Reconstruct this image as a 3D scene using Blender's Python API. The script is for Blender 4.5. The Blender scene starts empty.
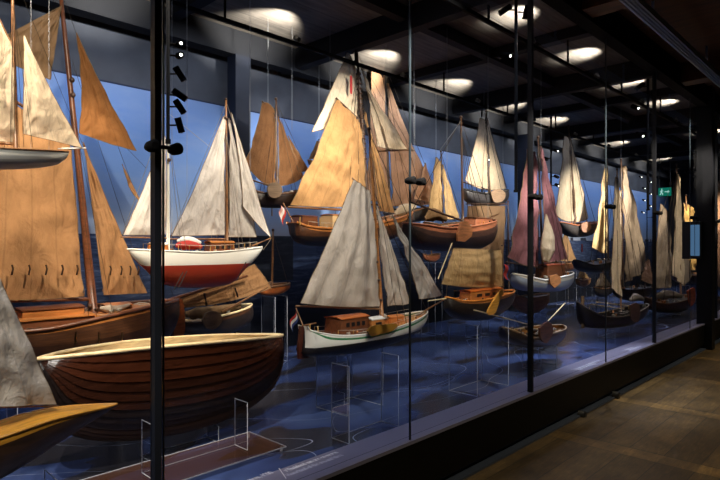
import bpy, bmesh, math, random
from mathutils import Vector, noise
random.seed(7)
SC = bpy.context.scene
COL = SC.collection
# ------------------------------------------------------------------ camera geometry
F = 560.0; HOR = 245.0
AZ = math.radians(44); CA, SA = math.cos(AZ), math.sin(AZ)
CAM = Vector((0.0, -2.12, 1.55))
FWD = Vector((CA, SA, 0)); RIGHT = Vector((SA, -CA, 0)); UP = Vector((0, 0, 1))
ZF = 0.30      # floor of the display case
ZC = 3.85      # ceiling
def ray(u, v):
    return FWD + RIGHT*((u-360)/F) + UP*((HOR-v)/F)
def at(u, v, Y):
    d = ray(u, v); t = (Y-CAM.y)/d.y
    return CAM + d*t
def on_floor(u, v, z=ZF):
    d = ray(u, v); t = (z-CAM.z)/d.z
    return CAM + d*t

# ------------------------------------------------------------------ materials
MATS = {}
def newmat(name):
    m = bpy.data.materials.new(name); m.use_nodes = True
    nt = m.node_tree; nt.nodes.clear()
    out = nt.nodes.new('ShaderNodeOutputMaterial')
    return m, nt, out
def N(nt, typ, **kw):
    n = nt.nodes.new(typ)
    for k, val in kw.items():
        if k in n.inputs: n.inputs[k].default_value = val
        else: setattr(n, k, val)
    return n
def lin(c):
    return tuple((x/12.92 if x <= 0.04045 else ((x+0.055)/1.055)**2.4) for x in c)
def rgb(r, g, b):
    return lin((r/255, g/255, b/255)) + (1.0,)
def mixrgb(nt, a, b, fac, mode='MIX'):
    n = nt.nodes.new('ShaderNodeMix'); n.data_type = 'RGBA'; n.blend_type = mode
    for sock, val in ((6, a), (7, b), (0, fac)):
        if isinstance(val, bpy.types.NodeSocket): nt.links.new(val, n.inputs[sock])
        else: n.inputs[sock].default_value = val
    return n.outputs[2]
def ramp(nt, src, stops):
    r = nt.nodes.new('ShaderNodeValToRGB')
    while len(r.color_ramp.elements) < len(stops): r.color_ramp.elements.new(0.5)
    for e, (p, c) in zip(r.color_ramp.elements, stops):
        e.position = p; e.color = c
    nt.links.new(src, r.inputs[0])
    return r.outputs[0]
def math_node(nt, op, a, b=None, c=None):
    n = nt.nodes.new('ShaderNodeMath'); n.operation = op
    for i, val in enumerate((a, b, c)):
        if val is None: continue
        if isinstance(val, bpy.types.NodeSocket): nt.links.new(val, n.inputs[i])
        else: n.inputs[i].default_value = val
    return n.outputs[0]
def bsdf(nt, out, col, rough=0.6, bump=None, bstr=0.3, bdist=0.01, metallic=0.0, spec=0.5):
    p = nt.nodes.new('ShaderNodeBsdfPrincipled')
    if isinstance(col, bpy.types.NodeSocket): nt.links.new(col, p.inputs['Base Color'])
    else: p.inputs['Base Color'].default_value = col
    p.inputs['Roughness'].default_value = rough
    p.inputs['Metallic'].default_value = metallic
    p.inputs['Specular IOR Level'].default_value = spec
    if bump is not None:
        b = nt.nodes.new('ShaderNodeBump'); b.inputs['Strength'].default_value = bstr
        b.inputs['Distance'].default_value = bdist
        nt.links.new(bump, b.inputs['Height']); nt.links.new(b.outputs[0], p.inputs['Normal'])
    nt.links.new(p.outputs[0], out.inputs[0])
    return p
def objco(nt, scale=(1, 1, 1)):
    tc = nt.nodes.new('ShaderNodeTexCoord'); mp = nt.nodes.new('ShaderNodeMapping')
    mp.inputs['Scale'].default_value = scale
    nt.links.new(tc.outputs['Object'], mp.inputs[0])
    return mp.outputs[0]
def uvco(nt, scale=(1, 1, 1)):
    tc = nt.nodes.new('ShaderNodeTexCoord'); mp = nt.nodes.new('ShaderNodeMapping')
    mp.inputs['Scale'].default_value = scale
    nt.links.new(tc.outputs['UV'], mp.inputs[0])
    return mp.outputs[0]
def noise_n(nt, vec, scale, detail=4, rough=0.55, dist=0.0):
    n = nt.nodes.new('ShaderNodeTexNoise')
    n.inputs['Scale'].default_value = scale; n.inputs['Detail'].default_value = detail
    n.inputs['Roughness'].default_value = rough; n.inputs['Distortion'].default_value = dist
    nt.links.new(vec, n.inputs['Vector'])
    return n.outputs['Fac']
def wave_n(nt, vec, scale, axis='X', dist=0.0, profile='SIN', dscale=1.0):
    n = nt.nodes.new('ShaderNodeTexWave'); n.wave_type = 'BANDS'; n.bands_direction = axis
    n.wave_profile = profile
    n.inputs['Scale'].default_value = scale; n.inputs['Distortion'].default_value = dist
    n.inputs['Detail Scale'].default_value = dscale
    nt.links.new(vec, n.inputs['Vector'])
    return n.outputs['Fac']
def scl(c, k):
    return tuple(min(1, x*k) for x in c[:3]) + (1.0,)

def m_plain(name, c, rough=0.5, var=0.18, metallic=0.0, spec=0.5, scale=9):
    if name in MATS: return MATS[name]
    m, nt, out = newmat(name)
    f = noise_n(nt, objco(nt), scale)
    col = mixrgb(nt, scl(c, 1-var), scl(c, 1+var), f)
    bsdf(nt, out, col, rough, f, 0.08, metallic=metallic, spec=spec)
    MATS[name] = m; return m
def m_wood(name, c, rough=0.35, grain=18, planks=0, gdir=(1.2, 10, 10)):
    """varnished wood: stretched grain; planks = seam lines across the UV v axis"""
    if name in MATS: return MATS[name]
    m, nt, out = newmat(name)
    f = noise_n(nt, objco(nt, gdir), grain*0.25, 6, 0.65, 0.6)
    col = ramp(nt, f, [(0.25, scl(c, 0.45)), (0.5, c), (0.75, scl(c, 1.45))])
    bump = f
    if planks:
        uv = uvco(nt)
        w = wave_n(nt, uv, planks*0.5/math.pi*3.1416/3.1416, 'Y', 0.0, 'SAW')
        line = ramp(nt, w, [(0.0, (0, 0, 0, 1)), (0.10, (1, 1, 1, 1)), (0.92, (1, 1, 1, 1)), (1.0, (0.1, 0.1, 0.1, 1))])
        col = mixrgb(nt, scl(c, 0.18), col, line)
        bump = line
    bsdf(nt, out, col, rough, bump, 0.35, 0.004)
    MATS[name] = m; return m
def m_sail(name, c, seams=9, mott=0.22, trans=0.22, seam_dark=0.80, weave=0.0):
    if name in MATS: return MATS[name]
    c = (min(1, c[0]*1.06), c[1]*0.97, c[2]*0.90, 1.0)
    m, nt, out = newmat(name)
    f = noise_n(nt, objco(nt), 7, 5, 0.6, 0.4)
    f2 = noise_n(nt, objco(nt, (1, 1, 0.25)), 30, 4, 0.6)
    col = ramp(nt, f, [(0.25, scl(c, 1-mott)), (0.55, c), (0.8, scl(c, 1+mott*0.7))])
    col = mixrgb(nt, col, scl(c, 0.62), math_node(nt, 'MULTIPLY', f2, 0.3))
    f3 = noise_n(nt, objco(nt, (1, 1, 0.6)), 11, 6, 0.7, 1.2)
    col = mixrgb(nt, col, ramp(nt, f3, [(0.3, (0.74, 0.71, 0.68, 1)), (0.5, (1, 1, 1, 1)), (0.7, (1.14, 1.14, 1.14, 1))]), 0.7, 'MULTIPLY')
    w = wave_n(nt, uvco(nt), seams/6.283, 'X', 0.0, 'SAW')
    line = ramp(nt, w, [(0.0, (0, 0, 0, 1)), (0.05, (1, 1, 1, 1)), (0.95, (1, 1, 1, 1)), (1.0, (0, 0, 0, 1))])
    col = mixrgb(nt, mixrgb(nt, col, (seam_dark,)*3+(1,), 1.0, 'MULTIPLY'), col, line)
    bh = math_node(nt, 'ADD', math_node(nt, 'MULTIPLY', f2, 0.5), math_node(nt, 'MULTIPLY', f3, 1.3))
    if weave:
        w2 = wave_n(nt, uvco(nt), weave/6.283, 'Y', 3.0, 'SIN', 3.0)
        col = mixrgb(nt, mixrgb(nt, col, (0.62, 0.55, 0.5, 1), 1.0, 'MULTIPLY'), col, w2)
        bh = w2
    p = nt.nodes.new('ShaderNodeBsdfPrincipled')
    nt.links.new(col, p.inputs['Base Color']); p.inputs['Roughness'].default_value = 0.85
    p.inputs['Specular IOR Level'].default_value = 0.15
    b = nt.nodes.new('ShaderNodeBump'); b.inputs['Strength'].default_value = 0.7; b.inputs['Distance'].default_value = 0.02
    nt.links.new(bh, b.inputs['Height']); nt.links.new(b.outputs[0], p.inputs['Normal'])
    t = nt.nodes.new('ShaderNodeBsdfTranslucent'); nt.links.new(col, t.inputs['Color'])
    mx = nt.nodes.new('ShaderNodeMixShader'); mx.inputs[0].default_value = trans
    nt.links.new(p.outputs[0], mx.inputs[1]); nt.links.new(t.outputs[0], mx.inputs[2])
    nt.links.new(mx.outputs[0], out.inputs[0])
    MATS[name] = m; return m
def m_emit(name, c, s):
    if name in MATS: return MATS[name]
    m, nt, out = newmat(name)
    e = N(nt, 'ShaderNodeEmission'); e.inputs[0].default_value = c; e.inputs[1].default_value = s
    nt.links.new(e.outputs[0], out.inputs[0]); MATS[name] = m; return m
def m_glass(name, tint=(0.97, 0.99, 0.99, 1), refl=0.9, rough=0.0):
    """thin clear pane: see-through with a Fresnel mirror reflection"""
    if name in MATS: return MATS[name]
    m, nt, out = newmat(name)
    t = N(nt, 'ShaderNodeBsdfTransparent'); t.inputs[0].default_value = tint
    g = N(nt, 'ShaderNodeBsdfGlossy'); g.inputs['Roughness'].default_value = rough
    fr = N(nt, 'ShaderNodeFresnel'); fr.inputs['IOR'].default_value = 1.45
    k = math_node(nt, 'MULTIPLY', fr.outputs[0], refl)
    mx = N(nt, 'ShaderNodeMixShader')
    nt.links.new(k, mx.inputs[0]); nt.links.new(t.outputs[0], mx.inputs[1]); nt.links.new(g.outputs[0], mx.inputs[2])
    nt.links.new(mx.outputs[0], out.inputs[0]); MATS[name] = m; return m

# ------------------------------------------------------------------ mesh helpers
def obj(name, bm, mats, parent=None, origin=None, smooth=False):
    me = bpy.data.meshes.new(name)
    if origin is not None:
        bmesh.ops.translate(bm, verts=bm.verts, vec=-origin)
    bm.to_mesh(me); bm.free()
    if smooth:
        for p in me.polygons: p.use_smooth = True
    for m in (mats if isinstance(mats, (list, tuple)) else [mats]): me.materials.append(m)
    o = bpy.data.objects.new(name, me); COL.objects.link(o)
    if parent is not None: o.parent = parent
    elif origin is not None: o.location = origin
    return o
def tag(o, label=None, cat=None, group=None, kind=None):
    if label: o['label'] = label
    if cat: o['category'] = cat
    if group: o['group'] = group
    if kind: o['kind'] = kind
    return o
def empty(name, loc, label=None, cat=None, group=None):
    o = bpy.data.objects.new(name, None); COL.objects.link(o); o.location = loc
    o.empty_display_size = 0.1
    return tag(o, label, cat, group)
def bx(bm, lo, hi, mi=0):
    lo, hi = Vector(lo), Vector(hi)
    vs = [bm.verts.new((x, y, z)) for x in (lo.x, hi.x) for y in (lo.y, hi.y) for z in (lo.z, hi.z)]
    for idx in ((0, 1, 3, 2), (4, 6, 7, 5), (0, 4, 5, 1), (2, 3, 7, 6), (0, 2, 6, 4), (1, 5, 7, 3)):
        f = bm.faces.new([vs[i] for i in idx]); f.material_index = mi
    return vs
def bevel(bm, w, seg=2):
    bmesh.ops.bevel(bm, geom=list(bm.edges), offset=w, segments=seg, profile=0.6, affect='EDGES')
def tube(bm, pts, radii, n=8, mi=0, caps=True):
    pts = [Vector(p) for p in pts]
    if not isinstance(radii, (list, tuple)): radii = [radii]*len(pts)
    rings = []
    prev = None
    for i, p in enumerate(pts):
        d = (pts[min(i+1, len(pts)-1)]-pts[max(i-1, 0)])
        if d.length < 1e-9: d = Vector((0, 0, 1))
        d.normalize()
        a = Vector((0, 0, 1)) if abs(d.z) < 0.9 else Vector((1, 0, 0))
        x = d.cross(a).normalized(); y = d.cross(x).normalized()
        if prev is not None and x.dot(prev) < 0: x, y = -x, -y
        prev = x
        rings.append([bm.verts.new(p + (x*math.cos(2*math.pi*k/n)+y*math.sin(2*math.pi*k/n))*radii[i]) for k in range(n)])
    for r0, r1 in zip(rings, rings[1:]):
        for k in range(n):
            f = bm.faces.new((r0[k], r0[(k+1) % n], r1[(k+1) % n], r1[k])); f.material_index = mi; f.smooth = True
    if caps:
        for r in (rings[0], rings[-1]):
            try:
                f = bm.faces.new(r); f.material_index = mi
            except ValueError: pass
def ball(bm, c, r, mi=0, seg=10):
    res = bmesh.ops.create_uvsphere(bm, u_segments=seg, v_segments=max(6, seg-2), radius=r)
    for v in res['verts']: v.co += Vector(c)
    for f in {f for v in res['verts'] for f in v.link_faces}: f.material_index = mi; f.smooth = True
def lerp(a, b, t): return a+(b-a)*t
def interp(poly, t):
    """poly: list of Vectors resampled by arc length"""
    L = [0]
    for a, b in zip(poly, poly[1:]): L.append(L[-1]+(b-a).length)
    x = t*L[-1]
    for i in range(len(poly)-1):
        if x <= L[i+1] or i == len(poly)-2:
            w = (x-L[i])/max(1e-9, L[i+1]-L[i])
            return poly[i].lerp(poly[i+1], min(1, max(0, w)))
def smooth_poly(pts, n=40):
    """Catmull-Rom through the points"""
    if len(pts) < 3: return [pts[0].lerp(pts[-1], i/n) for i in range(n+1)]
    P = [pts[0]*2-pts[1]]+list(pts)+[pts[-1]*2-pts[-2]]
    out = []
    k = max(3, n//(len(pts)-1))
    for i in range(1, len(P)-2):
        for j in range(k):
            t = j/k; a, b, c, d = P[i-1], P[i], P[i+1], P[i+2]
            out.append(0.5*((2*b)+(c-a)*t+(2*a-5*b+4*c-d)*t*t+(3*b-a-3*c+d)*t**3))
    out.append(pts[-1]); return out

# ------------------------------------------------------------------ common materials
SPAR = m_wood('varnished_spar_wood', rgb(118, 80, 48), 0.45)
DARKSPAR = m_wood('dark_spar_wood', rgb(70, 46, 30), 0.45)
ROPE = m_plain('tarred_rigging_line', rgb(70, 60, 50), 0.8)
PALEROPE = m_plain('pale_rigging_line', rgb(185, 178, 165), 0.7)
WIRE = m_plain('steel_wire', rgb(120, 122, 128), 0.5)
BLACK = m_plain('black_metal', rgb(20, 20, 22), 0.5)
BRASS = m_plain('aged_brass', rgb(190, 150, 80), 0.35, metallic=0.8)
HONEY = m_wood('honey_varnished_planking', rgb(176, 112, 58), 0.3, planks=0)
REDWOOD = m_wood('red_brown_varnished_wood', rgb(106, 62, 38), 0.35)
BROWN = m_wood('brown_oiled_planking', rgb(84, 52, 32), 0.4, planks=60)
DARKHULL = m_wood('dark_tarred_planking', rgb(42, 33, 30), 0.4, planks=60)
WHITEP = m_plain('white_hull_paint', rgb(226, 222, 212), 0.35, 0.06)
PALEBLUE = m_plain('pale_grey_blue_hull_paint', rgb(150, 160, 178), 0.4, 0.08)
REDP = m_plain('red_oxide_paint', rgb(150, 48, 30), 0.4, 0.12)
GREENP = m_plain('green_strake_paint', rgb(40, 110, 62), 0.4)
BLACKP = m_plain('black_bottom_paint', rgb(30, 26, 28), 0.45)
OCHRE = m_plain('ochre_board_paint', rgb(140, 98, 30), 0.5)

GROUP = 'model sailing boats in the glass case'
class Boat:
    def __init__(s, label, p1, p2, name='model_sailing_boat', cat='model boat', vbase=300):
        """p1, p2: (u, Y) of two points of the boat's centre plane"""
        (u1, Y1), (u2, Y2) = p1, p2
        a, b = at(u1, HOR, Y1), at(u2, HOR, Y2)
        s.d = (b-a); s.d.z = 0; s.d.normalize()
        s.n = Vector((s.d.y, -s.d.x, 0))         # towards the visitor
        if s.n.dot(CAM-a) < 0: s.n = -s.n
        s.p0 = a
        o = s.pt((u1+u2)/2, vbase)
        s.o = o
        s.root = empty(name, o, label, cat, GROUP)
        s.dep = (o-CAM).dot(FWD)
        s.px = s.dep/F                       # metres per pixel there
    def pt(s, u, v, off=0.0):
        d = ray(u, v); q = s.p0+s.n*off
        t = (q-CAM).dot(s.n)/d.dot(s.n)
        return CAM+d*t
    def sz(s, P): return Vector(((P-s.p0).dot(s.d), P.z, 0))
    def world(s, x, off, z): return Vector((s.p0.x, s.p0.y, 0))+s.d*x+s.n*off+UP*z
    def add(s, name, bm, mats, parent=None, smooth=False, label=None):
        o = obj(name, bm, mats, parent or s.root, s.o, smooth)
        if label: o['label'] = label
        return o
    # ---- hull
    def hull(s, sheer, keel, beam, bands, endL=0.0, endR=0.0, full=2.2, bilge=(0.8, 1.1), deckmat=None, deckdrop=0.012,
             railmat=None, railr=0.006, nS=36, nW=14, open_=False, inmat=None, strakes=0, near=True):
        B = beam/2
        def f(t):
            if t < 0.5: e, x = endL, (1-2*t)
            else: e, x = endR, (2*t-1)
            return e+(1-e)*(1-x**full)**0.75 if x < 1 else e
        # sheer: given as the near gunwale when near=True
        S = []
        m = len(sheer)
        mid = [s.sz(s.pt(u, v)) for u, v in sheer]
        x0, x1 = mid[0].x, mid[-1].x
        for (u, v), q in zip(sheer, mid):
            t = (q.x-x0)/(x1-x0)
            for _ in range(4):
                off = B*f(min(1, max(0, t))) if near else 0
                w = s.sz(s.pt(u, v, off)); t = (w.x-x0)/(x1-x0)
            S.append(w)
        S[0].x, S[-1].x = x0, x1
        S = smooth_poly(S, 48)
        K = smooth_poly([s.sz(s.pt(u, v)) for u, v in keel], 48)
        # keel parametrised against the sheer by a blend of arc length and x so that stations stay upright
        s.S, s.K, s.f, s.B = S, K, f, B
        sx0, sx1 = S[0].x, S[-1].x
        def atx(poly, x):
            for a, b in zip(poly, poly[1:]):
                if (a.x-x)*(b.x-x) <= 0 and abs(b.x-a.x) > 1e-9:
                    return a.lerp(b, (x-a.x)/(b.x-a.x))
            return poly[0] if abs(poly[0].x-x) < abs(poly[-1].x-x) else poly[-1]
        s.sheer_at = lambda t: atx(S, lerp(sx0, sx1, t))
        def kee(t): return interp(K, t)
        rows = []
        for i in range(nS+1):
            t = 0.5-0.5*math.cos(math.pi*i/nS) if not strakes else i/nS
            t = 0.35*(i/nS)+0.65*t
            rows.append((t, s.sheer_at(t), kee(t), B*f(t)))
        s.rows = rows
        zmid = sum(r[1].y for r in rows)/len(rows)
        def z_cut(spec, row):
            """a band's top edge as w (0 keel .. 1 gunwale) at one station"""
            t, sh, k, b = row
            if isinstance(spec, tuple):
                zf = (s.pt(spec[1], spec[2]).z-k.y)/max(1e-6, sh.y-k.y)
            else: zf = spec
            zf = min(0.985, max(0.02, zf))
            return math.acos(1-zf**(1/bilge[1]))/(math.pi/2)
        if strakes:
            ws0 = []
            for j in range(strakes): ws0 += [j/strakes+1e-4, (j+1)/strakes-1e-4]
            bandix = [min(len(bands)-1, int(j/(2*strakes)*len(bands))) for j in range(2*strakes-1)]
            def rings(row): return ws0
        else:
            per = max(3, nW//len(bands))
            bandix = [i for i in range(len(bands)) for _ in range(per)]
            def rings(row):
                c = [0.0]+[z_cut(bd[0], row) for bd in bands[:-1]]+[1.0]
                for i in range(1, len(c)-1): c[i] = max(c[i], c[i-1]+0.004)
                o = [0.0]
                for p, q in zip(c, c[1:]): o += [lerp(p, q, (j+1)/per) for j in range(per)]
                return o
        def sec(row, w, inset=1.0, raise_=0.0):
            t, sh, k, b = row
            th = w*math.pi/2
            y = b*inset*math.sin(th)**bilge[0]
            zf = (1-math.cos(th))**bilge[1]
            if w <= 0: y = 0
            zf = raise_+(1-raise_)*zf
            return (k.x+(sh.x-k.x)*zf, y, k.y+(sh.y-k.y)*zf)
        s.sec = sec
        def build(inset=1.0, raise_=0.0, wl=None):
            bm = bmesh.new(); uvl = bm.loops.layers.uv.new('UVMap')
            for side in (1, -1):
                grid = []
                for row in rows:
                    line = []
                    for j, w in enumerate(wl or rings(row)):
                        x, y, z = sec(row, w, inset, raise_)
                        if strakes and not wl and j % 2 == 0 and j > 0: y += 0.006*min(1, row[3]/(B*0.35)); z -= 0.002
                        line.append((bm.verts.new(s.world(x, y*side, z)), w))
                    grid.append(line)
                for i in range(len(rows)-1):
                    for j in range(len(grid[0])-1):
                        q4 = (grid[i][j], grid[i+1][j], grid[i+1][j+1], grid[i][j+1])
                        uv = [(i/len(rows), q4[0][1]), ((i+1)/len(rows), q4[1][1]), ((i+1)/len(rows), q4[2][1]), (i/len(rows), q4[3][1])]
                        vs = [q[0] for q in q4]
                        if side < 0: vs = vs[::-1]; uv = uv[::-1]
                        fc = bm.faces.new(vs)
                        fc.material_index = 0 if wl else bandix[j]
                        fc.smooth = not strakes
                        for l, q in zip(fc.loops, uv): l[uvl].uv = q
            for e, idx in ((endL, 0), (endR, -1)):
                if e <= 0: continue
                wlist = wl or rings(rows[idx])
                pts = []
                for w in wlist: x, y, z = sec(rows[idx], w, inset, raise_); pts.append(s.world(x, y, z))
                for w in wlist[::-1]: x, y, z = sec(rows[idx], w, inset, raise_); pts.append(s.world(x, -y, z))
                try:
                    fc = bm.faces.new([bm.verts.new(p) for p in pts]); fc.material_index = 0 if wl else bandix[-1]
                except ValueError: pass
            bmesh.ops.remove_doubles(bm, verts=bm.verts, dist=1e-5)
            bmesh.ops.recalc_face_normals(bm, faces=bm.faces)
            return bm
        s.add('hull', build(), [b[1] for b in bands])
        if open_:
            bm = build(0.93, 0.06, wl=[j/12 for j in range(13)])
            s.add('interior_planking', bm, inmat)
        elif deckmat:
            bm = bmesh.new(); prev = None
            for row in rows:
                t, sh, k, b = row
                line = [bm.verts.new(s.world(sh.x, b*0.97*q, sh.y-deckdrop+0.01*(1-q*q)*min(1, b/B))) for q in (-1, -0.5, 0, 0.5, 1)]
                if prev:
                    for a in range(4): bm.faces.new((prev[a], prev[a+1], line[a+1], line[a]))
                prev = line
            s.add('deck', bm, deckmat)
        if railmat:
            bm = bmesh.new()
            for side in (1, -1):
                tube(bm, [s.world(r[1].x, r[3]*side, r[1].y) for r in rows], railr, 6)
            s.add('gunwale', bm, railmat, smooth=True)
    # ---- pieces
    def line(s, name, pts, r, mat, n=6, parent=None, label=None):
        bm = bmesh.new()
        P = [s.pt(*p) for p in pts]
        tube(bm, P, r if isinstance(r, (list, tuple)) else [r]*len(P), n)
        return s.add(name, bm, mat, parent, label=label)
    def mast(s, pts, r0=0.014, r1=0.007, mat=SPAR, name='mast'):
        P = [s.pt(*p) for p in pts]; bm = bmesh.new()
        k = 6; A = [P[0].lerp(P[-1], i/k) for i in range(k+1)] if len(P) == 2 else P
        tube(bm, A, [lerp(r0, r1, i/(len(A)-1)) for i in range(len(A))], 9)
        m = s.add(name, bm, mat); 
        if name == 'mast':
            bm = bmesh.new(); c = A[-1]; ball(bm, c+Vector((0, 0, r1)), r1*1.7)
            s.add('masthead_cap', bm, DARKSPAR, m)
        return m
    def spar(s, name, a, b, r=0.008, mat=SPAR): return s.mast([a, b], r, r*0.7, mat, name)
    def stay(s, a, b, r=None, mat=ROPE, name='stay', sag=0.0):
        r = r or s.px*0.22
        A, Bp = s.pt(*a), s.pt(*b)
        P = [A.lerp(Bp, i/6)-UP*sag*math.sin(math.pi*i/6) for i in range(7)] if sag else [A, Bp]
        bm = bmesh.new(); tube(bm, P, [r]*len(P), 5); return s.add(name, bm, mat)
    def shrouds(s, top, feet, off=0.1, mat=ROPE, r=None):
        for u, v in feet:
            for sd in (1, -1):
                A = s.pt(*top); Bp = s.pt(u, v)+s.n*off*sd
                bm = bmesh.new(); tube(bm, [A, Bp], [r or s.px*0.2]*2, 5); s.add('shroud', bm, mat)
    def wire(s, u, v, off=0.0):
        P = s.pt(u, v, off); bm = bmesh.new()
        tube(bm, [P, Vector((P.x, P.y, ZC-0.02))], [s.px*0.19]*2, 5)
        s.add('suspension_wire', bm, WIRE)
    def sail(s, name, cs, mat, belly=0.05, offs=(0, 0, 0, 0), wr=0.006, bulge=(0, 0, 0, 0), nu=34, nv=34, rope=True, fold=0.0, foldn=6, seed=None):
        """cs: pixel corners A tack, B throat/head, C peak, D clew (AB luff, BC head, CD leech, DA foot)"""
        if len(cs) == 3: cs = [cs[0], cs[1], (cs[1][0]+(cs[2][0]-cs[1][0])*0.03, cs[1][1]+(cs[2][1]-cs[1][1])*0.03), cs[2]]; 
        if len(offs) == 3: offs = (offs[0], offs[1], offs[1], offs[2])
        A, Bq, C, D = [s.pt(u, v, o) for (u, v), o in zip(cs, offs)]
        sd = Vector((random.random()*50, random.random()*50, 3)) if seed is None else Vector((seed, seed*2, 3))
        ctr = (A+Bq+C+D)/4; wr = wr*1.7
        bm = bmesh.new(); uvl = bm.loops.layers.uv.new('UVMap'); G = []
        size = max((A-Bq).length, (C-D).length, (A-D).length)
        def push(P, q, amt, e0, e1):
            dirv = (e1-e0); o = ((P-ctr)-dirv*((P-ctr).dot(dirv)/max(1e-9, dirv.length_squared)))
            o = o.normalized() if o.length > 1e-6 else Vector((0, 0, 0))
            return o*amt*s.px*4*q*(1-q)
        for i in range(nu+1):
            a = i/nu; row = []
            for j in range(nv+1):
                b = j/nv            # a along foot from luff to leech, b up
                P = (A*(1-a)+D*a)*(1-b)+(Bq*(1-a)+C*a)*b
                P += push(A.lerp(Bq, 0.5), b, bulge[0], A, Bq)*(1-a)
                P += push(Bq.lerp(C, 0.5), a, bulge[1], Bq, C)*b
                P += push(C.lerp(D, 0.5), b, bulge[2], C, D)*a
                P += push(A.lerp(D, 0.5), a, bulge[3], A, D)*(1-b)
                h = belly*math.sin(math.pi*min(1, a*0.85+0.08))*math.sin(math.pi*(0.08+0.84*b))
                w = noise.noise(Vector((a*3.0, b*7.5, 0))+sd)*wr*1.4
                w += noise.noise(Vector((a*10, b*5, 0))+sd)*wr*0.7
                # creases that fan out from the tack and the peak
                ang = math.atan2(b+0.05, a+0.05)
                w += math.sin(ang*16+sd.x)*wr*0.7*math.exp(-2.0*math.hypot(a, b))
                ang2 = math.atan2(1.05-b, a+0.05)
                w += math.sin(ang2*18+sd.y)*wr*0.6*math.exp(-1.8*math.hypot(a, 1-b))
                if fold: w += fold*math.sin(foldn*math.pi*(a+0.12*noise.noise(Vector((a*2, b*2, 9))+sd)))*(1-0.5*b)
                P = P+s.n*(h+w)
                row.append(bm.verts.new(P))
            G.append(row)
        for i in range(nu):
            for j in range(nv):
                fc = bm.faces.new((G[i][j], G[i+1][j], G[i+1][j+1], G[i][j+1])); fc.smooth = True
                for l, q in zip(fc.loops, ((i/nu, j/nv), ((i+1)/nu, j/nv), ((i+1)/nu, (j+1)/nv), (i/nu, (j+1)/nv))): l[uvl].uv = q
        edge = [G[0][j].co.copy() for j in range(nv+1)]+[G[i][nv].co.copy() for i in range(1, nu+1)]+[G[nu][j].co.copy() for j in range(nv-1, -1, -1)]+[G[i][0].co.copy() for i in range(nu-1, -1, -1)]
        o = s.add(name, bm, mat)
        if rope:
            bm = bmesh.new(); tube(bm, edge[::2]+[edge[0]], s.px*0.33, 5, caps=False)
            s.add('bolt_rope', bm, BOLTROPE, o)
        return o
    def plate(s, name, poly, off, th, mat, parent=None, label=None, smooth=True):
        P = [s.sz(s.pt(u, v, off)) for u, v in poly]
        if smooth: P = smooth_poly(P+[P[0]], len(P)*5)[:-1]
        bm = bmesh.new()
        a = [bm.verts.new(s.world(p.x, off+th/2, p.y)) for p in P]; b = [bm.verts.new(s.world(p.x, off-th/2, p.y)) for p in P]
        bm.faces.new(a); bm.faces.new(b[::-1]); k = len(P)
        for i in range(k): bm.faces.new((a[i], b[i], b[(i+1) % k], a[(i+1) % k]))
        bmesh.ops.recalc_face_normals(bm, faces=bm.faces)
        return s.add(name, bm, mat, parent, label=label)
    def cabin(s, name, u0, v0, u1, v1, hw, mat, roof=None, h=None, windows=0):
        """deckhouse: bottom corners on the centre plane u0..u1, v0 bottom, v1 top"""
        a, b = s.sz(s.pt(u0, v0)), s.sz(s.pt(u1, v0)); z0 = min(a.y, b.y)-0.015
        z1 = s.sz(s.pt((u0+u1)/2, v1)).y
        bm = bmesh.new()
        T = 0.92
        xm = (a.x+b.x)/2; hx = abs(b.x-a.x)/2
        lo = [bm.verts.new(s.world(xm+i*hx, j*hw, z0)) for i, j in ((-1, -1), (1, -1), (1, 1), (-1, 1))]
        hi = [bm.verts.new(s.world(xm+i*hx*T, j*hw*T, z1)) for i, j in ((-1, -1), (1, -1), (1, 1), (-1, 1))]
        bm.faces.new(lo[::-1]); bm.faces.new(hi)
        for i in range(4): bm.faces.new((lo[i], lo[(i+1) % 4], hi[(i+1) % 4], hi[i]))
        bevel(bm, 0.004, 1)
        c = s.add(name, bm, mat)
        bm = bmesh.new()
        prev = None
        for q in (-1, -0.5, 0, 0.5, 1):
            z = z1+0.012*(1-q*q)
            ln = [bm.verts.new(s.world(xm+i*hx*(T+0.04), q*hw*(T+0.06), z+dz)) for i, dz in ((-1, 0), (1, 0), (1, .006), (-1, .006))]
            if prev:
                for i in range(4): bm.faces.new((prev[i], prev[(i+1) % 4], ln[(i+1) % 4], ln[i]))
            else: bm.faces.new(ln)
            prev = ln
        bm.faces.new(prev[::-1])
        s.add('roof', bm, roof or mat, c)
        for i in range(windows):
            x = xm+hx*T*(-0.75+1.5*(i+0.5)/windows); z = lerp(z0, z1, 0.62)
            bm = bmesh.new(); y = hw*lerp(1, T, 0.62)
            w = hx*0.4/windows
            bx(bm, (-w, -0.003, -(z1-z0)*0.13), (w, 0.003, (z1-z0)*0.13))
            for vv in bm.verts: vv.co = s.world(x+vv.co.x, y+vv.co.y, z+vv.co.z)
            s.add('window_pane', bm, BLACK, c)
        return c
    def flag(s, poly, mats, vert=False):
        """three-stripe flag, poly: 4 px corners"""
        A, Bq, C, D = [s.pt(u, v, 0.02) for u, v in poly]
        bm = bmesh.new(); G = []
        for i in range(10):
            a = i/9
            G.append([bm.verts.new((A.lerp(D, a)).lerp(Bq.lerp(C, a), j/3)+s.n*0.012*math.sin(a*7)) for j in range(4)])
        for i in range(9):
            for j in range(3):
                fc = bm.faces.new((G[i][j], G[i+1][j], G[i+1][j+1], G[i][j+1])); fc.material_index = j; fc.smooth = True
        s.add('flag', bm, mats)
    def blocks(s, pts, r=None):
        for u, v in pts:
            bm = bmesh.new(); ball(bm, s.pt(u, v, 0.02), r or s.px*1.1, seg=8); s.add('rigging_block', bm, DARKSPAR)
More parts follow.
